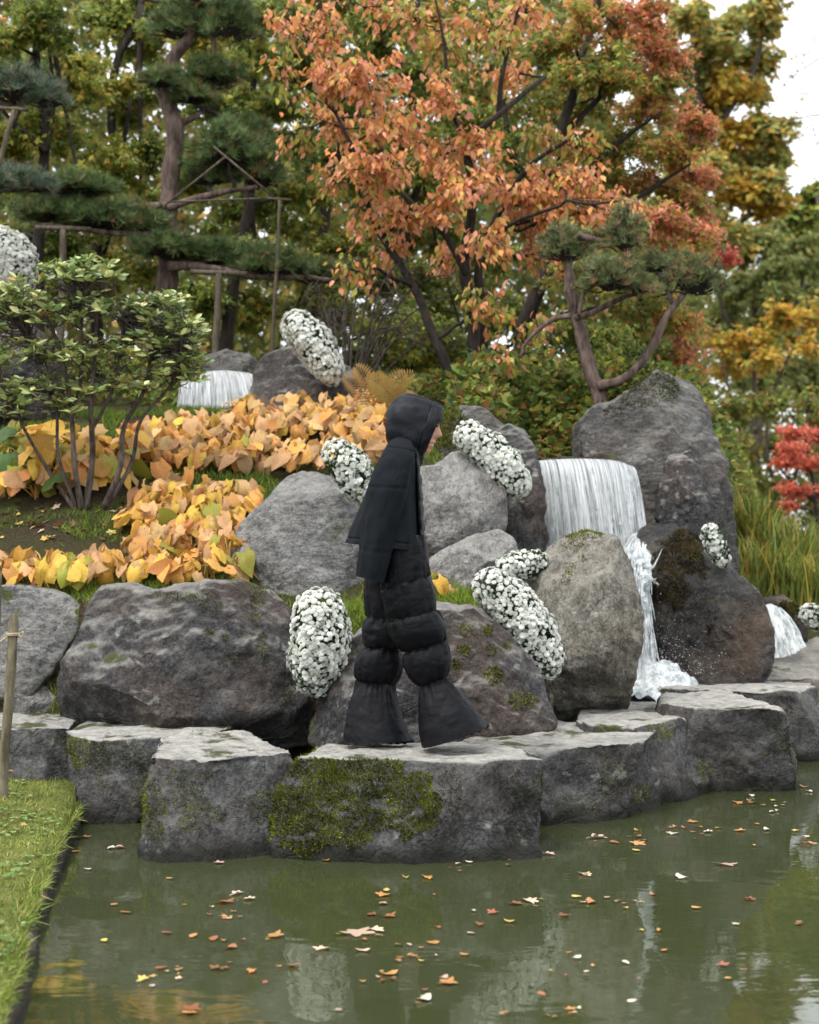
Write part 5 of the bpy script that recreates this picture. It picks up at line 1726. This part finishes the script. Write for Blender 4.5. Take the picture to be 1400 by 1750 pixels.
# ------------------------------------------------------------------ reeds, ferns, bare shrub, small grasses
def reed(px, py, d, n, hgt, spread_, label, seed, pal, wid=.012):
    rs = np.random.default_rng(seed)
    b = P(px, py, d)
    b[2] = gz1(b[0], b[1])
    root = empty('reed_clump', b, label, 'reeds', 'reeds at the pond margin')
    mb = MB()
    for k in range(n):
        s0 = b + np.array([rs.normal(0, spread_ * .6), rs.normal(0, spread_ * .5), 0])
        a_ = rs.uniform(0, 2 * math.pi)
        h_ = hgt * rs.uniform(.5, 1.1)
        o_ = np.array([math.cos(a_), math.sin(a_), 0]) * rs.uniform(.1, .45) * h_
        t = np.linspace(0, 1, 6)[:, None]
        q = s0 + np.array([0, 0, h_]) * (t - .18 * t ** 3) + o_ * t ** 2
        side = unit(np.cross(o_, [0, 0, 1.]))
        w_ = wid * rs.uniform(.5, 1.2) * np.array([.6, 1, 1, .8, .5, .05])[:, None]
        V = np.concatenate([q - side * w_, q + side * w_])
        i = np.arange(5)
        mb.add(V, Q=np.stack([i, i + 1, i + 7, i + 6], -1), c=pick_cols(rs, 1, pal, .3)[0])
    mb.part('blades', M['leaf'], root, kind='stuff')


RP = [((.20, .24, .05), 3), ((.34, .30, .06), 2), ((.12, .17, .04), 3), ((.5, .32, .06), .8)]
for k_, (px, py, d_, n_, h_, s_, lab) in enumerate([(1262, 960, 13.2, 200, .62, .10, 'yellow-edged grass tuft leaning from behind the tallest pointed rock'), (1300, 1020, 13.6, 460, .75, .26, 'dense green and yellow reed clump right of the wet brown rock'), (1355, 1010, 14.2, 460, .85, .3, 'tall yellow-green reed clump behind the small side cascade'), (1400, 1020, 13.4, 380, .65, .26, 'reed clump behind the white flower tuft under the red maple'), (1275, 1000, 14.4, 240, .8, .2, 'reed clump half hidden behind the tallest pointed rock')]):
    reed(px, py, d_, n_, h_, s_, lab, 630 + k_, RP)
reed(1052, 690, 13.55, 60, .28, .05, 'small spiky grass tuft at the foot of the small sculpted pine', 640, RP, .007)

rs = np.random.default_rng(650)
M['fern'] = leaf_mat('dry_fern', (.34, .21, .06), .3)
for (px, py, lab, ns, dd, hh) in ((648, 745, 'rusty dry fern between the upper boulder and the hood', 6, 13.2, .62), (700, 715, 'yellow-green fern fronds right behind the hood', 5, 13.1, .55)):
    b = P(px, py, dd)
    b[2] = gz1(b[0], b[1])
    fr = empty('fern', b, lab, 'fern')
    for k in range(ns):
        a_ = rs.uniform(-1.2, 1.2)
        L = hh * rs.uniform(.75, 1.15)
        t = np.linspace(0, 1, 22)
        ox = math.sin(a_) * L * .75
        q = b + np.stack([ox * t ** 1.4, rs.normal(-.05, .12) * t, L * (t - .25 * t ** 3)], -1)
        mb = MB()
        V, T, Q = tube(q, np.linspace(.005, .0015, 22), 4, False)
        mb.add(V, Q=Q)
        tn = unit(np.gradient(q, axis=0))
        for i in range(4, 22):
            wl = .11 * math.sin((i - 2) / 20 * math.pi) ** .8 + .01
            for s_ in (-1, 1):
                al = unit(unit(np.cross(tn[i], [0, -1, .2])) * s_ + tn[i] * .4)
                V = q[i] + np.array([-tn[i] * .010, al * wl * .5 - tn[i] * .008, al * wl, al * wl * .5 + tn[i] * .010])
                mb.add(V, T=[(0, 1, 2), (0, 2, 3)])
        V, p_ = mb.get()
        part('frond', V, p_, M['fern'], fr, smooth=False)
# bare arching shrub
b = P(600, 700, 14.6)
b[2] = gz1(b[0], b[1])
bs = empty('bare_shrub', b, 'leafless arching shrub between the upper boulder and the orange tree', 'shrub')
for k in range(26):
    mb = MB()
    ex, ey = rs.uniform(520, 800), rs.uniform(420, 600)
    s0 = b + rs.normal(0, .07, 3) * [1, 1, 0]
    e = P(ex, ey, 14.6 + rs.normal(0, .4))
    mid = (s0 + e) / 2 + [0, 0, rs.uniform(.1, .4)]
    q = catmull([s0, mid, e, e + [np.sign(e[0] - s0[0]) * .12, 0, -.15]], 16)
    V, T, Q = tube(q, np.linspace(.011, .003, 16), 5, False)
    mb.add(V, Q=Q)
    for j in range(9):
        i = rs.integers(5, 16)
        V, T, Q = tube(path3(q[i], q[i] + rand_dir(rs, 1, (-.4, .8))[0] * rs.uniform(.15, .45), rs, 6, .18), np.linspace(.004, .0015, 6), 3, False)
        mb.add(V, Q=Q)
    mb.part('stem', M['twig'], bs)

# ------------------------------------------------------------------ fallen and floating leaves
def lobed(n_l, depth, asp, seed):
    rs = np.random.default_rng(seed)
    m = n_l * 4
    th = np.linspace(0, 2 * math.pi, m, endpoint=False)
    r = 1 - depth * (.5 + .5 * np.cos(th * n_l + math.pi)) ** 1.3
    r *= 1 + rs.normal(0, .08, m)
    V = np.stack([np.cos(th) * r * asp, np.sin(th) * r, .10 * r * r * (np.cos(2 * th + rs.uniform(0, 6)) + .5) * rs.uniform(.3, 1.6)], -1)
    V = np.vstack([V, [0, 0, -.01]])
    return V, np.array([(m, k, (k + 1) % m) for k in range(m)])


FLC = [('russet', (.27, .10, .04)), ('orange', (.42, .20, .06)), ('yellow', (.50, .35, .09)), ('pale pinkish brown', (.54, .38, .28)), ('brown', (.20, .11, .055)), ('cream', (.58, .50, .37))]
FLM = [leaf_mat('floating_leaf_' + n_.replace(' ', '_'), c_, .15, .45, .4) for n_, c_ in FLC]
FSH = [('oak leaf', lobed(7, .42, .55, 1)), ('maple leaf', lobed(5, .5, .95, 2)), ('oval leaf', lobed(2, .12, .5, 3)), ('curled leaf', lobed(3, .3, .6, 4))]
FMESH = {}
for i_, (sn, (V, T)) in enumerate(FSH):
    for j_ in range(len(FLC)):
        FMESH[(i_, j_)] = mesh_data('leaf', V, T, FLM[j_], smooth=True)
known = [(610, 1595, 62, 3, 1), (640, 1590, 40, 3, 0), (905, 1540, 40, 3, 0), (880, 1545, 30, 0, 0), (1000, 1495, 36, 3, 0), (1240, 1478, 44, 3, 1), (1165, 1500, 34, 5, 3), (405, 1528, 34, 3, 0), (425, 1537, 26, 3, 0), (385, 1542, 38, 0, 1), (325, 1725, 44, 0, 1), (325, 1732, 34, 1, 2), (245, 1675, 36, 2, 0), (260, 1686, 20, 5, 2), (765, 1680, 40, 1, 1), (758, 1672, 24, 3, 3),
         (725, 1708, 38, 5, 3), (665, 1665, 36, 1, 3), (635, 1563, 28, 0, 2), (665, 1566, 28, 0, 1), (693, 1500, 24, 2, 0), (730, 1500, 34, 1, 0), (800, 1468, 46, 4, 0), (870, 1460, 22, 5, 1), (935, 1460, 30, 3, 0), (1070, 1646, 24, 5, 2), (1080, 1712, 22, 5, 2), (975, 1726, 24, 1, 1), (925, 1700, 28, 1, 2), (985, 1638, 24, 5, 3), (1135, 1625, 20, 1, 2), (1190, 1552, 22, 1, 2), (1280, 1538, 26, 0, 0), (1235, 1650, 26, 0, 1),
         (1245, 1673, 16, 1, 2), (1010, 1542, 30, 1, 3), (985, 1533, 22, 2, 2), (965, 1565, 26, 0, 1), (870, 1575, 24, 2, 3), (820, 1580, 30, 0, 0), (842, 1560, 24, 0, 1), (810, 1557, 14, 5, 2), (620, 1625, 30, 3, 3), (550, 1622, 36, 3, 1), (740, 1612, 26, 1, 3), (655, 1545, 26, 3, 3), (655, 1530, 30, 1, 1), (660, 1522, 22, 2, 2), (470, 1600, 36, 1, 1), (500, 1650, 30, 1, 1), (430, 1660, 34, 1, 0), (370, 1655, 30, 0, 1), (275, 1655, 28, 0, 2),
         (285, 1595, 26, 0, 2), (330, 1600, 26, 1, 2), (365, 1605, 30, 0, 2), (395, 1620, 34, 1, 3), (375, 1475, 22, 3, 1), (290, 1502, 16, 1, 2), (205, 1449, 34, 3, 3), (145, 1431, 22, 1, 1), (190, 1450, 24, 5, 3), (178, 1608, 24, 2, 2), (215, 1560, 24, 0, 2), (195, 1547, 20, 1, 2), (130, 1456, 20, 1, 2), (150, 1486, 16, 5, 3), (1090, 1442, 30, 1, 1), (1020, 1432, 44, 3, 0), (1050, 1440, 26, 0, 2), (1090, 1430, 20, 0, 3), (1150, 1425, 24, 5, 1), (1210, 1422, 22, 5, 0),
         (1185, 1405, 24, 1, 1), (1265, 1420, 24, 1, 1), (1310, 1418, 20, 5, 3), (1260, 1372, 32, 1, 0), (1285, 1372, 28, 0, 0), (1320, 1388, 18, 5, 3), (1380, 1442, 36, 1, 0), (1375, 1430, 24, 3, 0), (1360, 1420, 14, 2, 1), (1365, 1580, 20, 0, 2), (1350, 1310, 34, 3, 3), (1375, 1345, 22, 1, 3)]
rs = np.random.default_rng(660)
extra = []
while len(extra) < 130:
    px = rs.uniform(70, 1400)
    py = 1400 + 340 * rs.random() ** 1.5
    wl = np.interp(px, [0, 130, 250, 460, 930, 1120, 1220, 1360, 1400], [1430, 1415, 1460, 1462, 1440, 1400, 1365, 1330, 1300]) + 8
    if py < wl or (px < 200 and py > 1500) or (px > 250 and rs.random() < .25 and px < 500):
        continue
    if px > 750 and rs.random() < .5:
        py = wl + abs(rs.normal(0, 45))
    if extra and rs.random() < .55:
        q0 = extra[rs.integers(0, len(extra))]
        px, py = q0[0] + rs.normal(0, 24), q0[1] + rs.normal(0, 7)
        if py < wl or not 60 < px < 1400:
            continue
    extra.append((px, py, rs.uniform(7, 19), int(rs.choice(6, p=[.22, .3, .14, .14, .12, .08])), int(rs.integers(0, 4))))
for px, py, wpx, ci, si in known + extra:
    p_ = PZ(px, py, .004)
    s_ = max(.012, wpx * S(p_[1]) * .5)
    o = link('floating_leaf', FMESH[(si, ci)], None, p_ + [0, 0, .004])
    o.rotation_euler = (rs.normal(0, .06), rs.normal(0, .06), rs.uniform(0, 6.28))
    o.scale = (s_, s_, s_ * rs.uniform(.7, 1.6))
    tag(o, f'{"small" if wpx < 20 else "large"} {FLC[ci][0]} {FSH[si][0]} floating on the green pond', 'leaf', 'autumn leaves floating on the pond')
for k in range(76):
    px, py = (rs.uniform(0, 260), rs.uniform(860, 925)) if k < 56 else (rs.uniform(250, 480), rs.uniform(790, 860))
    p_ = on_ground(px, py)
    ci, si = int(rs.choice([0, 1, 3, 4, 5, 2])), int(rs.integers(0, 4))
    s_ = rs.uniform(.02, .045)
    o = link('fallen_leaf', FMESH[(si, ci)], None, p_ + [0, 0, .015])
    o.rotation_euler = (.35 + rs.normal(0, .2), rs.normal(0, .2), rs.uniform(0, 6.28))
    o.scale = (s_, s_, s_)
    tag(o, f'{FLC[ci][0]} {FSH[si][0]} fallen on the ground {"under the shrub" if k < 56 else "between the hosta bands"}', 'leaf', 'leaves fallen on the hillside')
for px, py, z_, lab, ci in ((65, 1222, .44, 'thin russet leaf lying on the first stepping stone', 0), (18, 1322, .27, 'russet leaf lying in the lawn by the post', 0), (40, 1415, .2, 'yellow leaf lying in the lawn', 2)):
    o = link('fallen_leaf', FMESH[(3, ci)], None, PZ(px, py, z_) + [0, 0, .012])
    o.scale = (.03, .03, .03)
    tag(o, lab, 'leaf', 'leaves fallen on the bank')

# ------------------------------------------------------------------ the walking person
def cloth_mat(name, color, rough, bump_s, weave=260, sheen=.0, crease=9):
    g = G(name)
    v = g.coords(False)
    n1 = g.noise(v, crease, 4, .55, dist=.8)
    n2 = g.noise(v, weave, 2)
    c = g.mix(g.ramp(n1, [(.3, 0.), (.7, 1.)]), tuple(.8 * k for k in color), tuple(1.25 * k for k in color))
    h = g.math('ADD', n1, g.math('MULTIPLY', n2, .04))
    b = g.bsdf(c, rough, g.bump(h, bump_s, .02), .12 if rough > .7 else .15)
    b.inputs['Sheen Weight'].default_value = sheen
    b.inputs['Sheen Roughness'].default_value = .6
    return g.m


M['cotton'] = cloth_mat('black_cotton', (.0068, .0086, .0112), .85, .3)
M['nylon'] = cloth_mat('black_quilted_nylon', (.0027, .0029, .0045), .55, .35, crease=14)
M['hoodnylon'] = cloth_mat('black_hood_nylon', (.0075, .0083, .012), .5, .3, crease=12)
M['sole'] = cloth_mat('black_rubber', (.012, .012, .013), .7, .2)
g = G('skin')
v = g.coords(False)
n1 = g.noise(v, 60, 3)
b_ = g.bsdf(g.mix(n1, (.42, .215, .135), (.50, .27, .175)), .5, g.bump(n1, .1, .005), .4)
b_.inputs['Subsurface Weight'].default_value = .15
b_.inputs['Subsurface Radius'].default_value = (.02, .008, .004)
M['skin'] = g.m
g = G('dark_hair')
g.bsdf((.012, .009, .008), .5, None, .4)
M['hair'] = g.m

PD = 7.55
person = empty('person', np.array([*P(715, 1277, PD)[:2], .434]), 'person in black hooded jacket and puffed black trousers walking on the stepping stone', 'person')


def rings_to_mesh(R, n=72, disp=None, sup=2.0):
    """R: list of (L point, R point, half depth, y centre) -> vertex grid"""
    th = np.linspace(0, 2 * math.pi, n, endpoint=False)
    c, s = np.cos(th), np.sin(th)
    c = np.sign(c) * np.abs(c) ** (2 / sup)
    s = np.sign(s) * np.abs(s) ** (2 / sup)
    m = len(R)
    V = np.zeros((m, n, 3))
    ctr = np.zeros((m, 3))
    for i, (Lp, Rp, hd, yc) in enumerate(R):
        a, b = P(*Lp, PD + yc), P(*Rp, PD + yc)
        o = (a + b) / 2
        V[i] = o + np.outer(c, (b - a) / 2) + np.outer(s, [0, hd, 0])
        ctr[i] = o
    if disp is not None:
        rad = unit(V - ctr[:, None])
        V = V + rad * disp(np.linspace(0, 1, m)[:, None], th[None])[..., None]
    return V.reshape(-1, 3), grid_faces(m, n)


def smooth_rings(keys, m):
    A = np.array([[*k[0], *k[1], k[2], k[3]] for k in keys], float)
    B = catmull(A, m)
    return [((r[0], r[1]), (r[2], r[3]), max(r[4], .002), r[5]) for r in B]


def nz2(t, th, ft, fr, seed, k=2):
    t, th = np.broadcast_arrays(t, th)
    q = np.stack([np.cos(th) * fr, np.sin(th) * fr, t * ft], -1).reshape(-1, 3)
    return fbm(q, k, seed).reshape(t.shape)


def puff_leg(seams, bulges, yc, seed, hem_hd):
    R, w_, seg_ = [], [], []
    for k in range(len(seams) - 1):
        (L0, R0, h0), (L1, R1, h1) = seams[k], seams[k + 1]
        bl, br = bulges[k]
        K = 44 if k == len(seams) - 2 else 30
        ts = np.linspace(0, 1, K, endpoint=(k == len(seams) - 2))
        for t in ts:
            L = np.array(L0) * (1 - t) + np.array(L1) * t
            Rr = np.array(R0) * (1 - t) + np.array(R1) * t
            ax = unit(Rr - L)
            pf = math.sin(math.pi * min(max(t, 0), 1)) ** .55 if 0 < t < 1 else 0.
            if k == len(seams) - 2:
                pf = math.sin(math.pi * t) if t < 1 else 0
            R.append((tuple(L - ax * bl * pf), tuple(Rr + ax * br * pf), h0 * (1 - t) + h1 * t + .5 * (bl + br) * pf * S(PD) * .9, yc))
            last = k == len(seams) - 2
            w_.append(math.exp(-t / .16) if last else max(math.exp(-t / .2), math.exp(-(1 - t) / .2)))
            seg_.append(k)
    w_, seg_ = np.array(w_)[:, None], np.array(seg_, float)[:, None]

    def disp(t, th):
        ga = nz2(seg_ * 5.3 + t * 6, th, 1, 6.0, seed, 2)
        fine = nz2(t, th, 26, 2.4, seed + 5, 3)
        return .0125 * w_ * ga * 1.2 + .0034 * fine + .001 * ga
    V, F = rings_to_mesh(R, 96, disp, 2.3)
    n = 96
    return V, F


s_ = S(PD)
front = [((655, 915), (724, 915), .115), ((653, 1010), (735, 985), .125), ((668, 1063), (744, 1043), .115), ((695, 1114), (759, 1096), .085), ((719, 1172), (761, 1158), .060), ((721, 1277), (832, 1240), .155)]
V, F = puff_leg(front, [(3, 3), (5, 5), (13, 11), (15, 11), (5, 6)], -.09, 701, .16)
hem0 = V[-96:].copy()
tl_ = part('trouser_leg', V, F, M['nylon'], person)
tl_['label'] = 'front leg with heel planted and toe lifted'
rear = [((638, 915), (715, 915), .115), ((629, 1057), (700, 1062), .115), ((626, 1106), (683, 1110), .085), ((612, 1163), (673, 1170), .065), ((587, 1266), (704, 1263), .155)]
V, F = puff_leg(rear, [(9, 3), (9, 9), (14, 12), (5, -3)], .09, 702, .16)
part('trouser_leg', V, F, M['nylon'], person)
hem1 = V[-96:].copy()
# hem closures (dark inside of the flared legs)
for hm in (hem0, hem1):
    c_ = hm.mean(0)
    V = np.vstack([hm, c_ + [0, 0, .03]])
    part('hem_lining', V, np.array([(96, (k + 1) % 96, k) for k in range(96)]), M['nylon'], person)


def shoe(heel, toe, yc, w_, up):
    a, b = P(*heel, PD + yc), P(*toe, PD + yc)
    K = 26
    t = np.linspace(0, 1, K)
    q = a + (b - a) * t[:, None]
    prof = np.sin(np.clip(t * 1.0, 0.02, .985) * math.pi) ** .32
    hgt = up * (1 - .35 * t)
    th = np.linspace(0, 2 * math.pi, 24, endpoint=False)
    ce, se = np.sign(np.cos(th)) * np.abs(np.cos(th)) ** .75, np.sign(np.sin(th)) * np.abs(np.sin(th)) ** .6
    V = np.zeros((K, 24, 3))
    for i in range(K):
        V[i] = q[i] + np.stack([0 * ce, w_ * prof[i] * (.85 + .3 * math.sin(t[i] * 2.6)) * ce, hgt[i] * prof[i] * (se * .5 + .5)], -1)
    V = V.reshape(-1, 3)
    caps = np.array([list(range(24))[::-1], list(range((K - 1) * 24, K * 24))])
    o = part('shoe', V, [grid_faces(K, 24), caps], M['sole'], person)
    # tread blocks
    mb = MB()
    for i in range(15, K - 2, 3):
        p_ = q[i]
        w2 = w_ * prof[i] * .95
        bx = np.array([(x_, y_, z_) for x_ in (-.009, .009) for y_ in (-w2, w2) for z_ in (-.004, .012)])
        mb.add(p_ + bx, Q=[(0, 1, 3, 2), (4, 6, 7, 5), (0, 4, 5, 1), (2, 3, 7, 6), (0, 2, 6, 4), (1, 5, 7, 3)])
    V, p_ = mb.get()
    part('tread', V, p_, M['sole'], o, smooth=False)


shoe((724, 1279), (836, 1243), -.09, .05, .07)
shoe((606, 1270), (708, 1269), .09, .05, .06)

# jacket body
JK = [((676, 742), (706, 750), .085, 0), ((664, 756), (711, 762), .15, 0), ((652, 778), (713, 778), .205, 0), ((640, 805), (714, 805), .225, 0), ((626, 840), (715, 840), .235, 0), ((611, 880), (718, 885), .245, 0), ((600, 910), (721, 920), .25, 0), ((594, 928), (723, 944), .252, 0)]


def jd(t, th):
    fold = nz2(t, th, 2.2, 2.6, 711, 3) * .012 * (.2 + t)
    hem = -.006 * np.exp(-((t - .93) / .012) ** 2) + 0 * th
    return fold + hem


V, F = rings_to_mesh(smooth_rings(JK, 110), 120, jd, 2.2)
jk = part('jacket', V, F, M['cotton'], person)
inner = V[-120:]
c_ = inner.mean(0)
part('lining', np.vstack([inner + (c_ - inner) * .03 + [0, 0, .012], (c_ + [0, 0, .12])[None]]), np.array([(120, (k + 1) % 120, k) for k in range(120)]), M['cotton'], jk)
# quilted front placket
PLK = [((706, 765), (716, 768), .10, 0), ((708, 800), (718, 802), .12, 0), ((709, 840), (721, 842), .13, 0), ((711, 880), (723, 884), .13, 0), ((712, 915), (725, 922), .12, 0), ((713, 935), (724, 948), .11, 0)]
V, F = rings_to_mesh(smooth_rings(PLK, 70), 40, lambda t, th: .006 * np.abs(np.sin(t * 26)) + .004 * nz2(t, th, 14, 3, 713), 2.4)
part('placket', V, F, M['nylon'], jk)


def sleeve(keys, seed):
    def sd_(t, th):
        f1 = nz2(t, th, 5, 1.6, seed, 3) * .010 * sstep(.03, .3, t)
        seam = -.005 * np.exp(-((t - .18) / .012) ** 2) - .004 * np.exp(-((t - .57) / .010) ** 2) - .003 * np.exp(-((t - .86) / .008) ** 2)
        side = -.004 * np.exp(-((th - 4.9) / .04) ** 2) * sstep(.2, .25, t)
        return f1 + seam + side
    V, F = rings_to_mesh(smooth_rings(keys, 120), 80, sd_, 2.2)
    o = part('sleeve', V, F, M['cotton'], jk)
    inner = V[-80:]
    c_ = inner.mean(0)
    part('cuff_lining', np.vstack([inner + (c_ - inner) * .05, inner + (c_ - inner) * .12 + [0.01, 0, .12]]), np.stack([np.arange(80), (np.arange(80) + 1) % 80, 80 + (np.arange(80) + 1) % 80, 80 + np.arange(80)], -1), M['cotton'], person)


SL = [((678, 748), (702, 752), .03, -.13), ((664, 760), (709, 768), .06, -.165), ((652, 780), (708, 785), .075, -.19), ((641, 802), (703, 808), .08, -.205), ((629, 834), (696, 836), .085, -.215), ((621, 884), (681, 896), .09, -.22), ((613, 938), (671, 946), .092, -.21), ((608, 984), (658, 997), .094, -.20)]
sleeve(SL, 721)
sleeve([((a[0] + 10, a[1]), (b[0] + 10, b[1] - 3), h_, -y_) for a, b, h_, y_ in SL], 722)

# hood: rings from the back of the head to the brim
HD = [((660, 712), (659, 735), .03, 0), ((664, 697), (660, 750), .075, 0), ((678, 681), (667, 763), .108, 0), ((699, 674), (684, 777), .122, 0), ((722, 677), (700, 785), .122, 0), ((737, 684), (708, 785), .117, 0), ((740, 686), (710, 785), .112, 0), ((743, 686), (713, 786), .117, 0), ((752, 690), (721, 781), .114, 0), ((758, 697), (728, 774), .104, 0),
      ((757, 703), (728, 768), .094, 0), ((748, 702), (722, 766), .09, 0), ((730, 692), (706, 768), .098, 0)]


def hd_(t, th):
    # gathers that run from the nape up over the crown, strongest low at the back
    low = sstep(-.6, .9, -np.cos(th))
    g_ = np.sin(th * 7 + 5 * nz2(t, th, 3, 1.2, 733, 2)) * .0045 * low
    return (g_ + .006 * nz2(t, th, 6, 2.2, 731, 3)) * sstep(0, .2, t) * sstep(.8, .7, t) + .002 * nz2(t, th, 9, 3, 735)


V, F = rings_to_mesh(smooth_rings(HD, 130), 90, hd_, 2.15)
V = np.vstack([V, V[:90].mean(0)])
hood = part('hood', V, [F, np.array([(130 * 90, (k + 1) % 90, k) for k in range(90)])], M['hoodnylon'], jk)

# head, neck, trunk and arms: one body mesh, most of it under the clothes
HB = [(684, 700, 724, .030, 0), (690, 686, 738, .055, 0), (700, 677, 747, .068, 0), (710, 674, 751, .073, 0), (719, 674, 753, .073, 0), (724, 675, 752, .071, .5), (728, 676, 748.5, .069, 2.5), (733, 678, 747, .068, 5), (738, 680, 746, .067, 8), (743, 682, 745.5, .066, 10.5), (746, 683, 745, .065, 10), (749, 685, 743.5, .064, 4), (752, 686, 742.5, .062, 1.5),
      (755, 687, 743.5, .061, 1.5), (757.5, 688, 742.5, .060, 1.0), (759, 689, 740, .059, .0), (761, 690, 741, .058, .8), (764, 691, 740, .056, .8), (767, 692, 736.5, .053, 0), (771, 692, 736, .049, .8), (775, 692, 733, .045, 0), (779, 690, 725, .046, 0), (785, 686, 716, .047, 0), (795, 681, 712, .052, 0), (808, 672, 710, .09, 0), (830, 660, 708, .15, 0), (870, 650, 706, .16, 0), (915, 650, 708, .15, 0), (950, 655, 708, .13, 0)]
A = np.array(HB, float)
m = 150
key = np.concatenate([[0], np.cumsum(np.abs(np.diff(A[:, 0])) ** .7)])
tt = np.linspace(0, key[-1], m)
B = np.stack([np.interp(tt, key, A[:, k]) for k in range(5)], -1)
B[:, 1:] = (np.vstack([B[:1, 1:], B[:-1, 1:]]) + 2 * B[:, 1:] + np.vstack([B[1:, 1:], B[-1:, 1:]])) / 4
th = np.linspace(-math.pi, math.pi, 64, endpoint=False)
V = np.zeros((m, 64, 3))
for i, (py, xb_, xf_, hw, nb) in enumerate(B):
    a, b = P(xb_, py, PD), P(xf_, py, PD)
    o = (a + b) / 2
    V[i] = o + np.outer(np.cos(th), (b - a) / 2) + np.outer(np.sin(th), [0, hw, 0])
    V[i, :, 0] += nb * s_ * np.exp(-(th / .24) ** 2)
    if 722 < py < 734:                      # eye sockets either side of the bridge
        V[i, :, 0] -= .006 * np.exp(-((np.abs(th) - .5) / .2) ** 2) * math.exp(-((py - 728) / 4) ** 2)
bodyV, bodyF = V.reshape(-1, 3), grid_faces(m, 64)
mb = MB()
mb.add(bodyV, Q=bodyF)
for sg in (-1, 1):
    sh, el, wr = P(685, 790, PD + sg * .16), P(658, 850, PD + sg * .215), P(646, 905, PD + sg * .205)
    V, T, Q = tube(catmull([sh, el, wr], 16), np.linspace(.045, .026, 16), 10)
    mb.add(V, T, Q)
    pal = wr + np.array([-.006, 0, -.085])
    V, T, Q = tube(catmull([wr, (wr + pal) / 2, pal], 8), np.array([.026, .034, .036, .038, .038, .038, .036, .03]), 10)
    mb.add(V, T, Q)
    for k, (ox, L) in enumerate(((-.027, .06), (-.009, .072), (.009, .076), (.026, .068))):
        f0 = pal + [ox, 0, .01]
        V, T, Q = tube(catmull([f0, f0 + [0.004, 0, -L * .6], f0 + [.016, 0, -L]], 8), np.linspace(.0095, .007, 8), 6)
        mb.add(V, T, Q)
    f0 = wr + np.array([.024, 0, -.03])
    V, T, Q = tube(catmull([f0, f0 + [.024, 0, -.03], f0 + [.03, 0, -.06]], 8), np.linspace(.012, .008, 8), 6)
    mb.add(V, T, Q)
    hp, kn, an = P(690, 950, PD + sg * .09), (P(725, 1090, PD - .09) if sg < 0 else P(655, 1095, PD + .09)), (P(745, 1245, PD - .09) if sg < 0 else P(640, 1250, PD + .09))
    V, T, Q = tube(catmull([hp, kn, an], 20), np.linspace(.068, .024, 20), 12)
    mb.add(V, T, Q)
mb.part('body', M['skin'], person)
# eye, brow and lips
for sg in (-1, 1):
    c_ = P(746.2, 728.5, PD + sg * .034)
    u_ = np.linspace(0, math.pi, 9)[:, None]
    w2 = np.linspace(0, 2 * math.pi, 12, endpoint=False)[None]
    V = c_ + np.stack([.008 * np.sin(u_) * np.cos(w2), .011 * np.sin(u_) * np.sin(w2), .0055 * np.cos(u_) + 0 * w2], -1).reshape(-1, 3)
    part('eye', V, grid_faces(9, 12), M['hair'], person)
    V, T, Q = tube(catmull([P(753, 721.5, PD + sg * .014), P(752, 719.5, PD + sg * .035), P(746, 721, PD + sg * .058)], 10), np.linspace(.0035, .002, 10), 6)
    part('eyebrow', V, [np.array(T), Q], M['hair'], person)
hr = np.random.default_rng(740)
for k in range(11):
    x0 = hr.uniform(708, 722)
    y0 = PD + hr.uniform(-.085, .05)
    q = [P(x0, 768, y0), P(x0 + hr.uniform(-2, 3), 780, y0 - .015), P(x0 + hr.uniform(-3, 4), hr.uniform(786, 802), y0 - .02)]
    V, T, Q = tube(catmull(q, 12), np.linspace(.0065, .004, 12) * (1 + .2 * np.sin(np.arange(12) * 2.1)), 7)
    part('hair_lock', V, [np.array(T), Q], M['hair'], person)
for k in range(5):
    y0 = PD - .03 - .012 * k
    V, T, Q = tube(catmull([P(752, 706, y0), P(755.5 - k, 716, y0), P(754 - k * 1.4, 724 + (k % 2) * 4, y0 - .004)], 10), np.linspace(.0045, .002, 10), 6)
    part('hair_lock', V, [np.array(T), Q], M['hair'], person)

# ------------------------------------------------------------------ undergrowth on the plateau under the trees
rs = np.random.default_rng(95)
n = 60000
ux = rs.uniform(-6.5, 5.5, n)
uy = rs.uniform(14.9, 24, n)
hh = np.clip(.25 + .5 * fbm(np.stack([ux * .7, uy * .7, 0 * ux], -1), 3, 41), .03, .9) * rs.random(n) ** .7
m = ~((np.abs(ux - 1.25) < .5) & (uy < 15.3))
ux, uy, hh = ux[m], uy[m], hh[m]
n2 = 9000
vx, vy = rs.uniform(.35, 2.3, n2), rs.uniform(12.9, 15.2, n2)
ux, uy = np.concatenate([ux, vx]), np.concatenate([uy, vy])
hh = np.concatenate([hh, np.clip(.25 + .45 * fbm(np.stack([vx * 1.6, vy * 1.6, 0 * vx], -1), 3, 43), .02, .7) * rs.random(n2) ** .7])
pp = np.stack([ux, uy, ground_h(ux, uy) + hh], -1)
mb = MB()
leaf_cloud(mb, pp, rand_dir(rs, len(pp), (-.5, .8)), rand_dir(rs, len(pp), (0, 1)), rs.uniform(.05, .12, len(pp)), TPL_RHOMB, pick_cols(rs, len(pp), [(GRN, 3), (OLV, 2), (DGR, 3), (BRN, 1), (YLG, 1)], .3))
tag(mb.top('undergrowth', M['leaf_dull'], smooth=False), 'low leafy undergrowth beneath the trees on the plateau', 'undergrowth', kind='stuff')
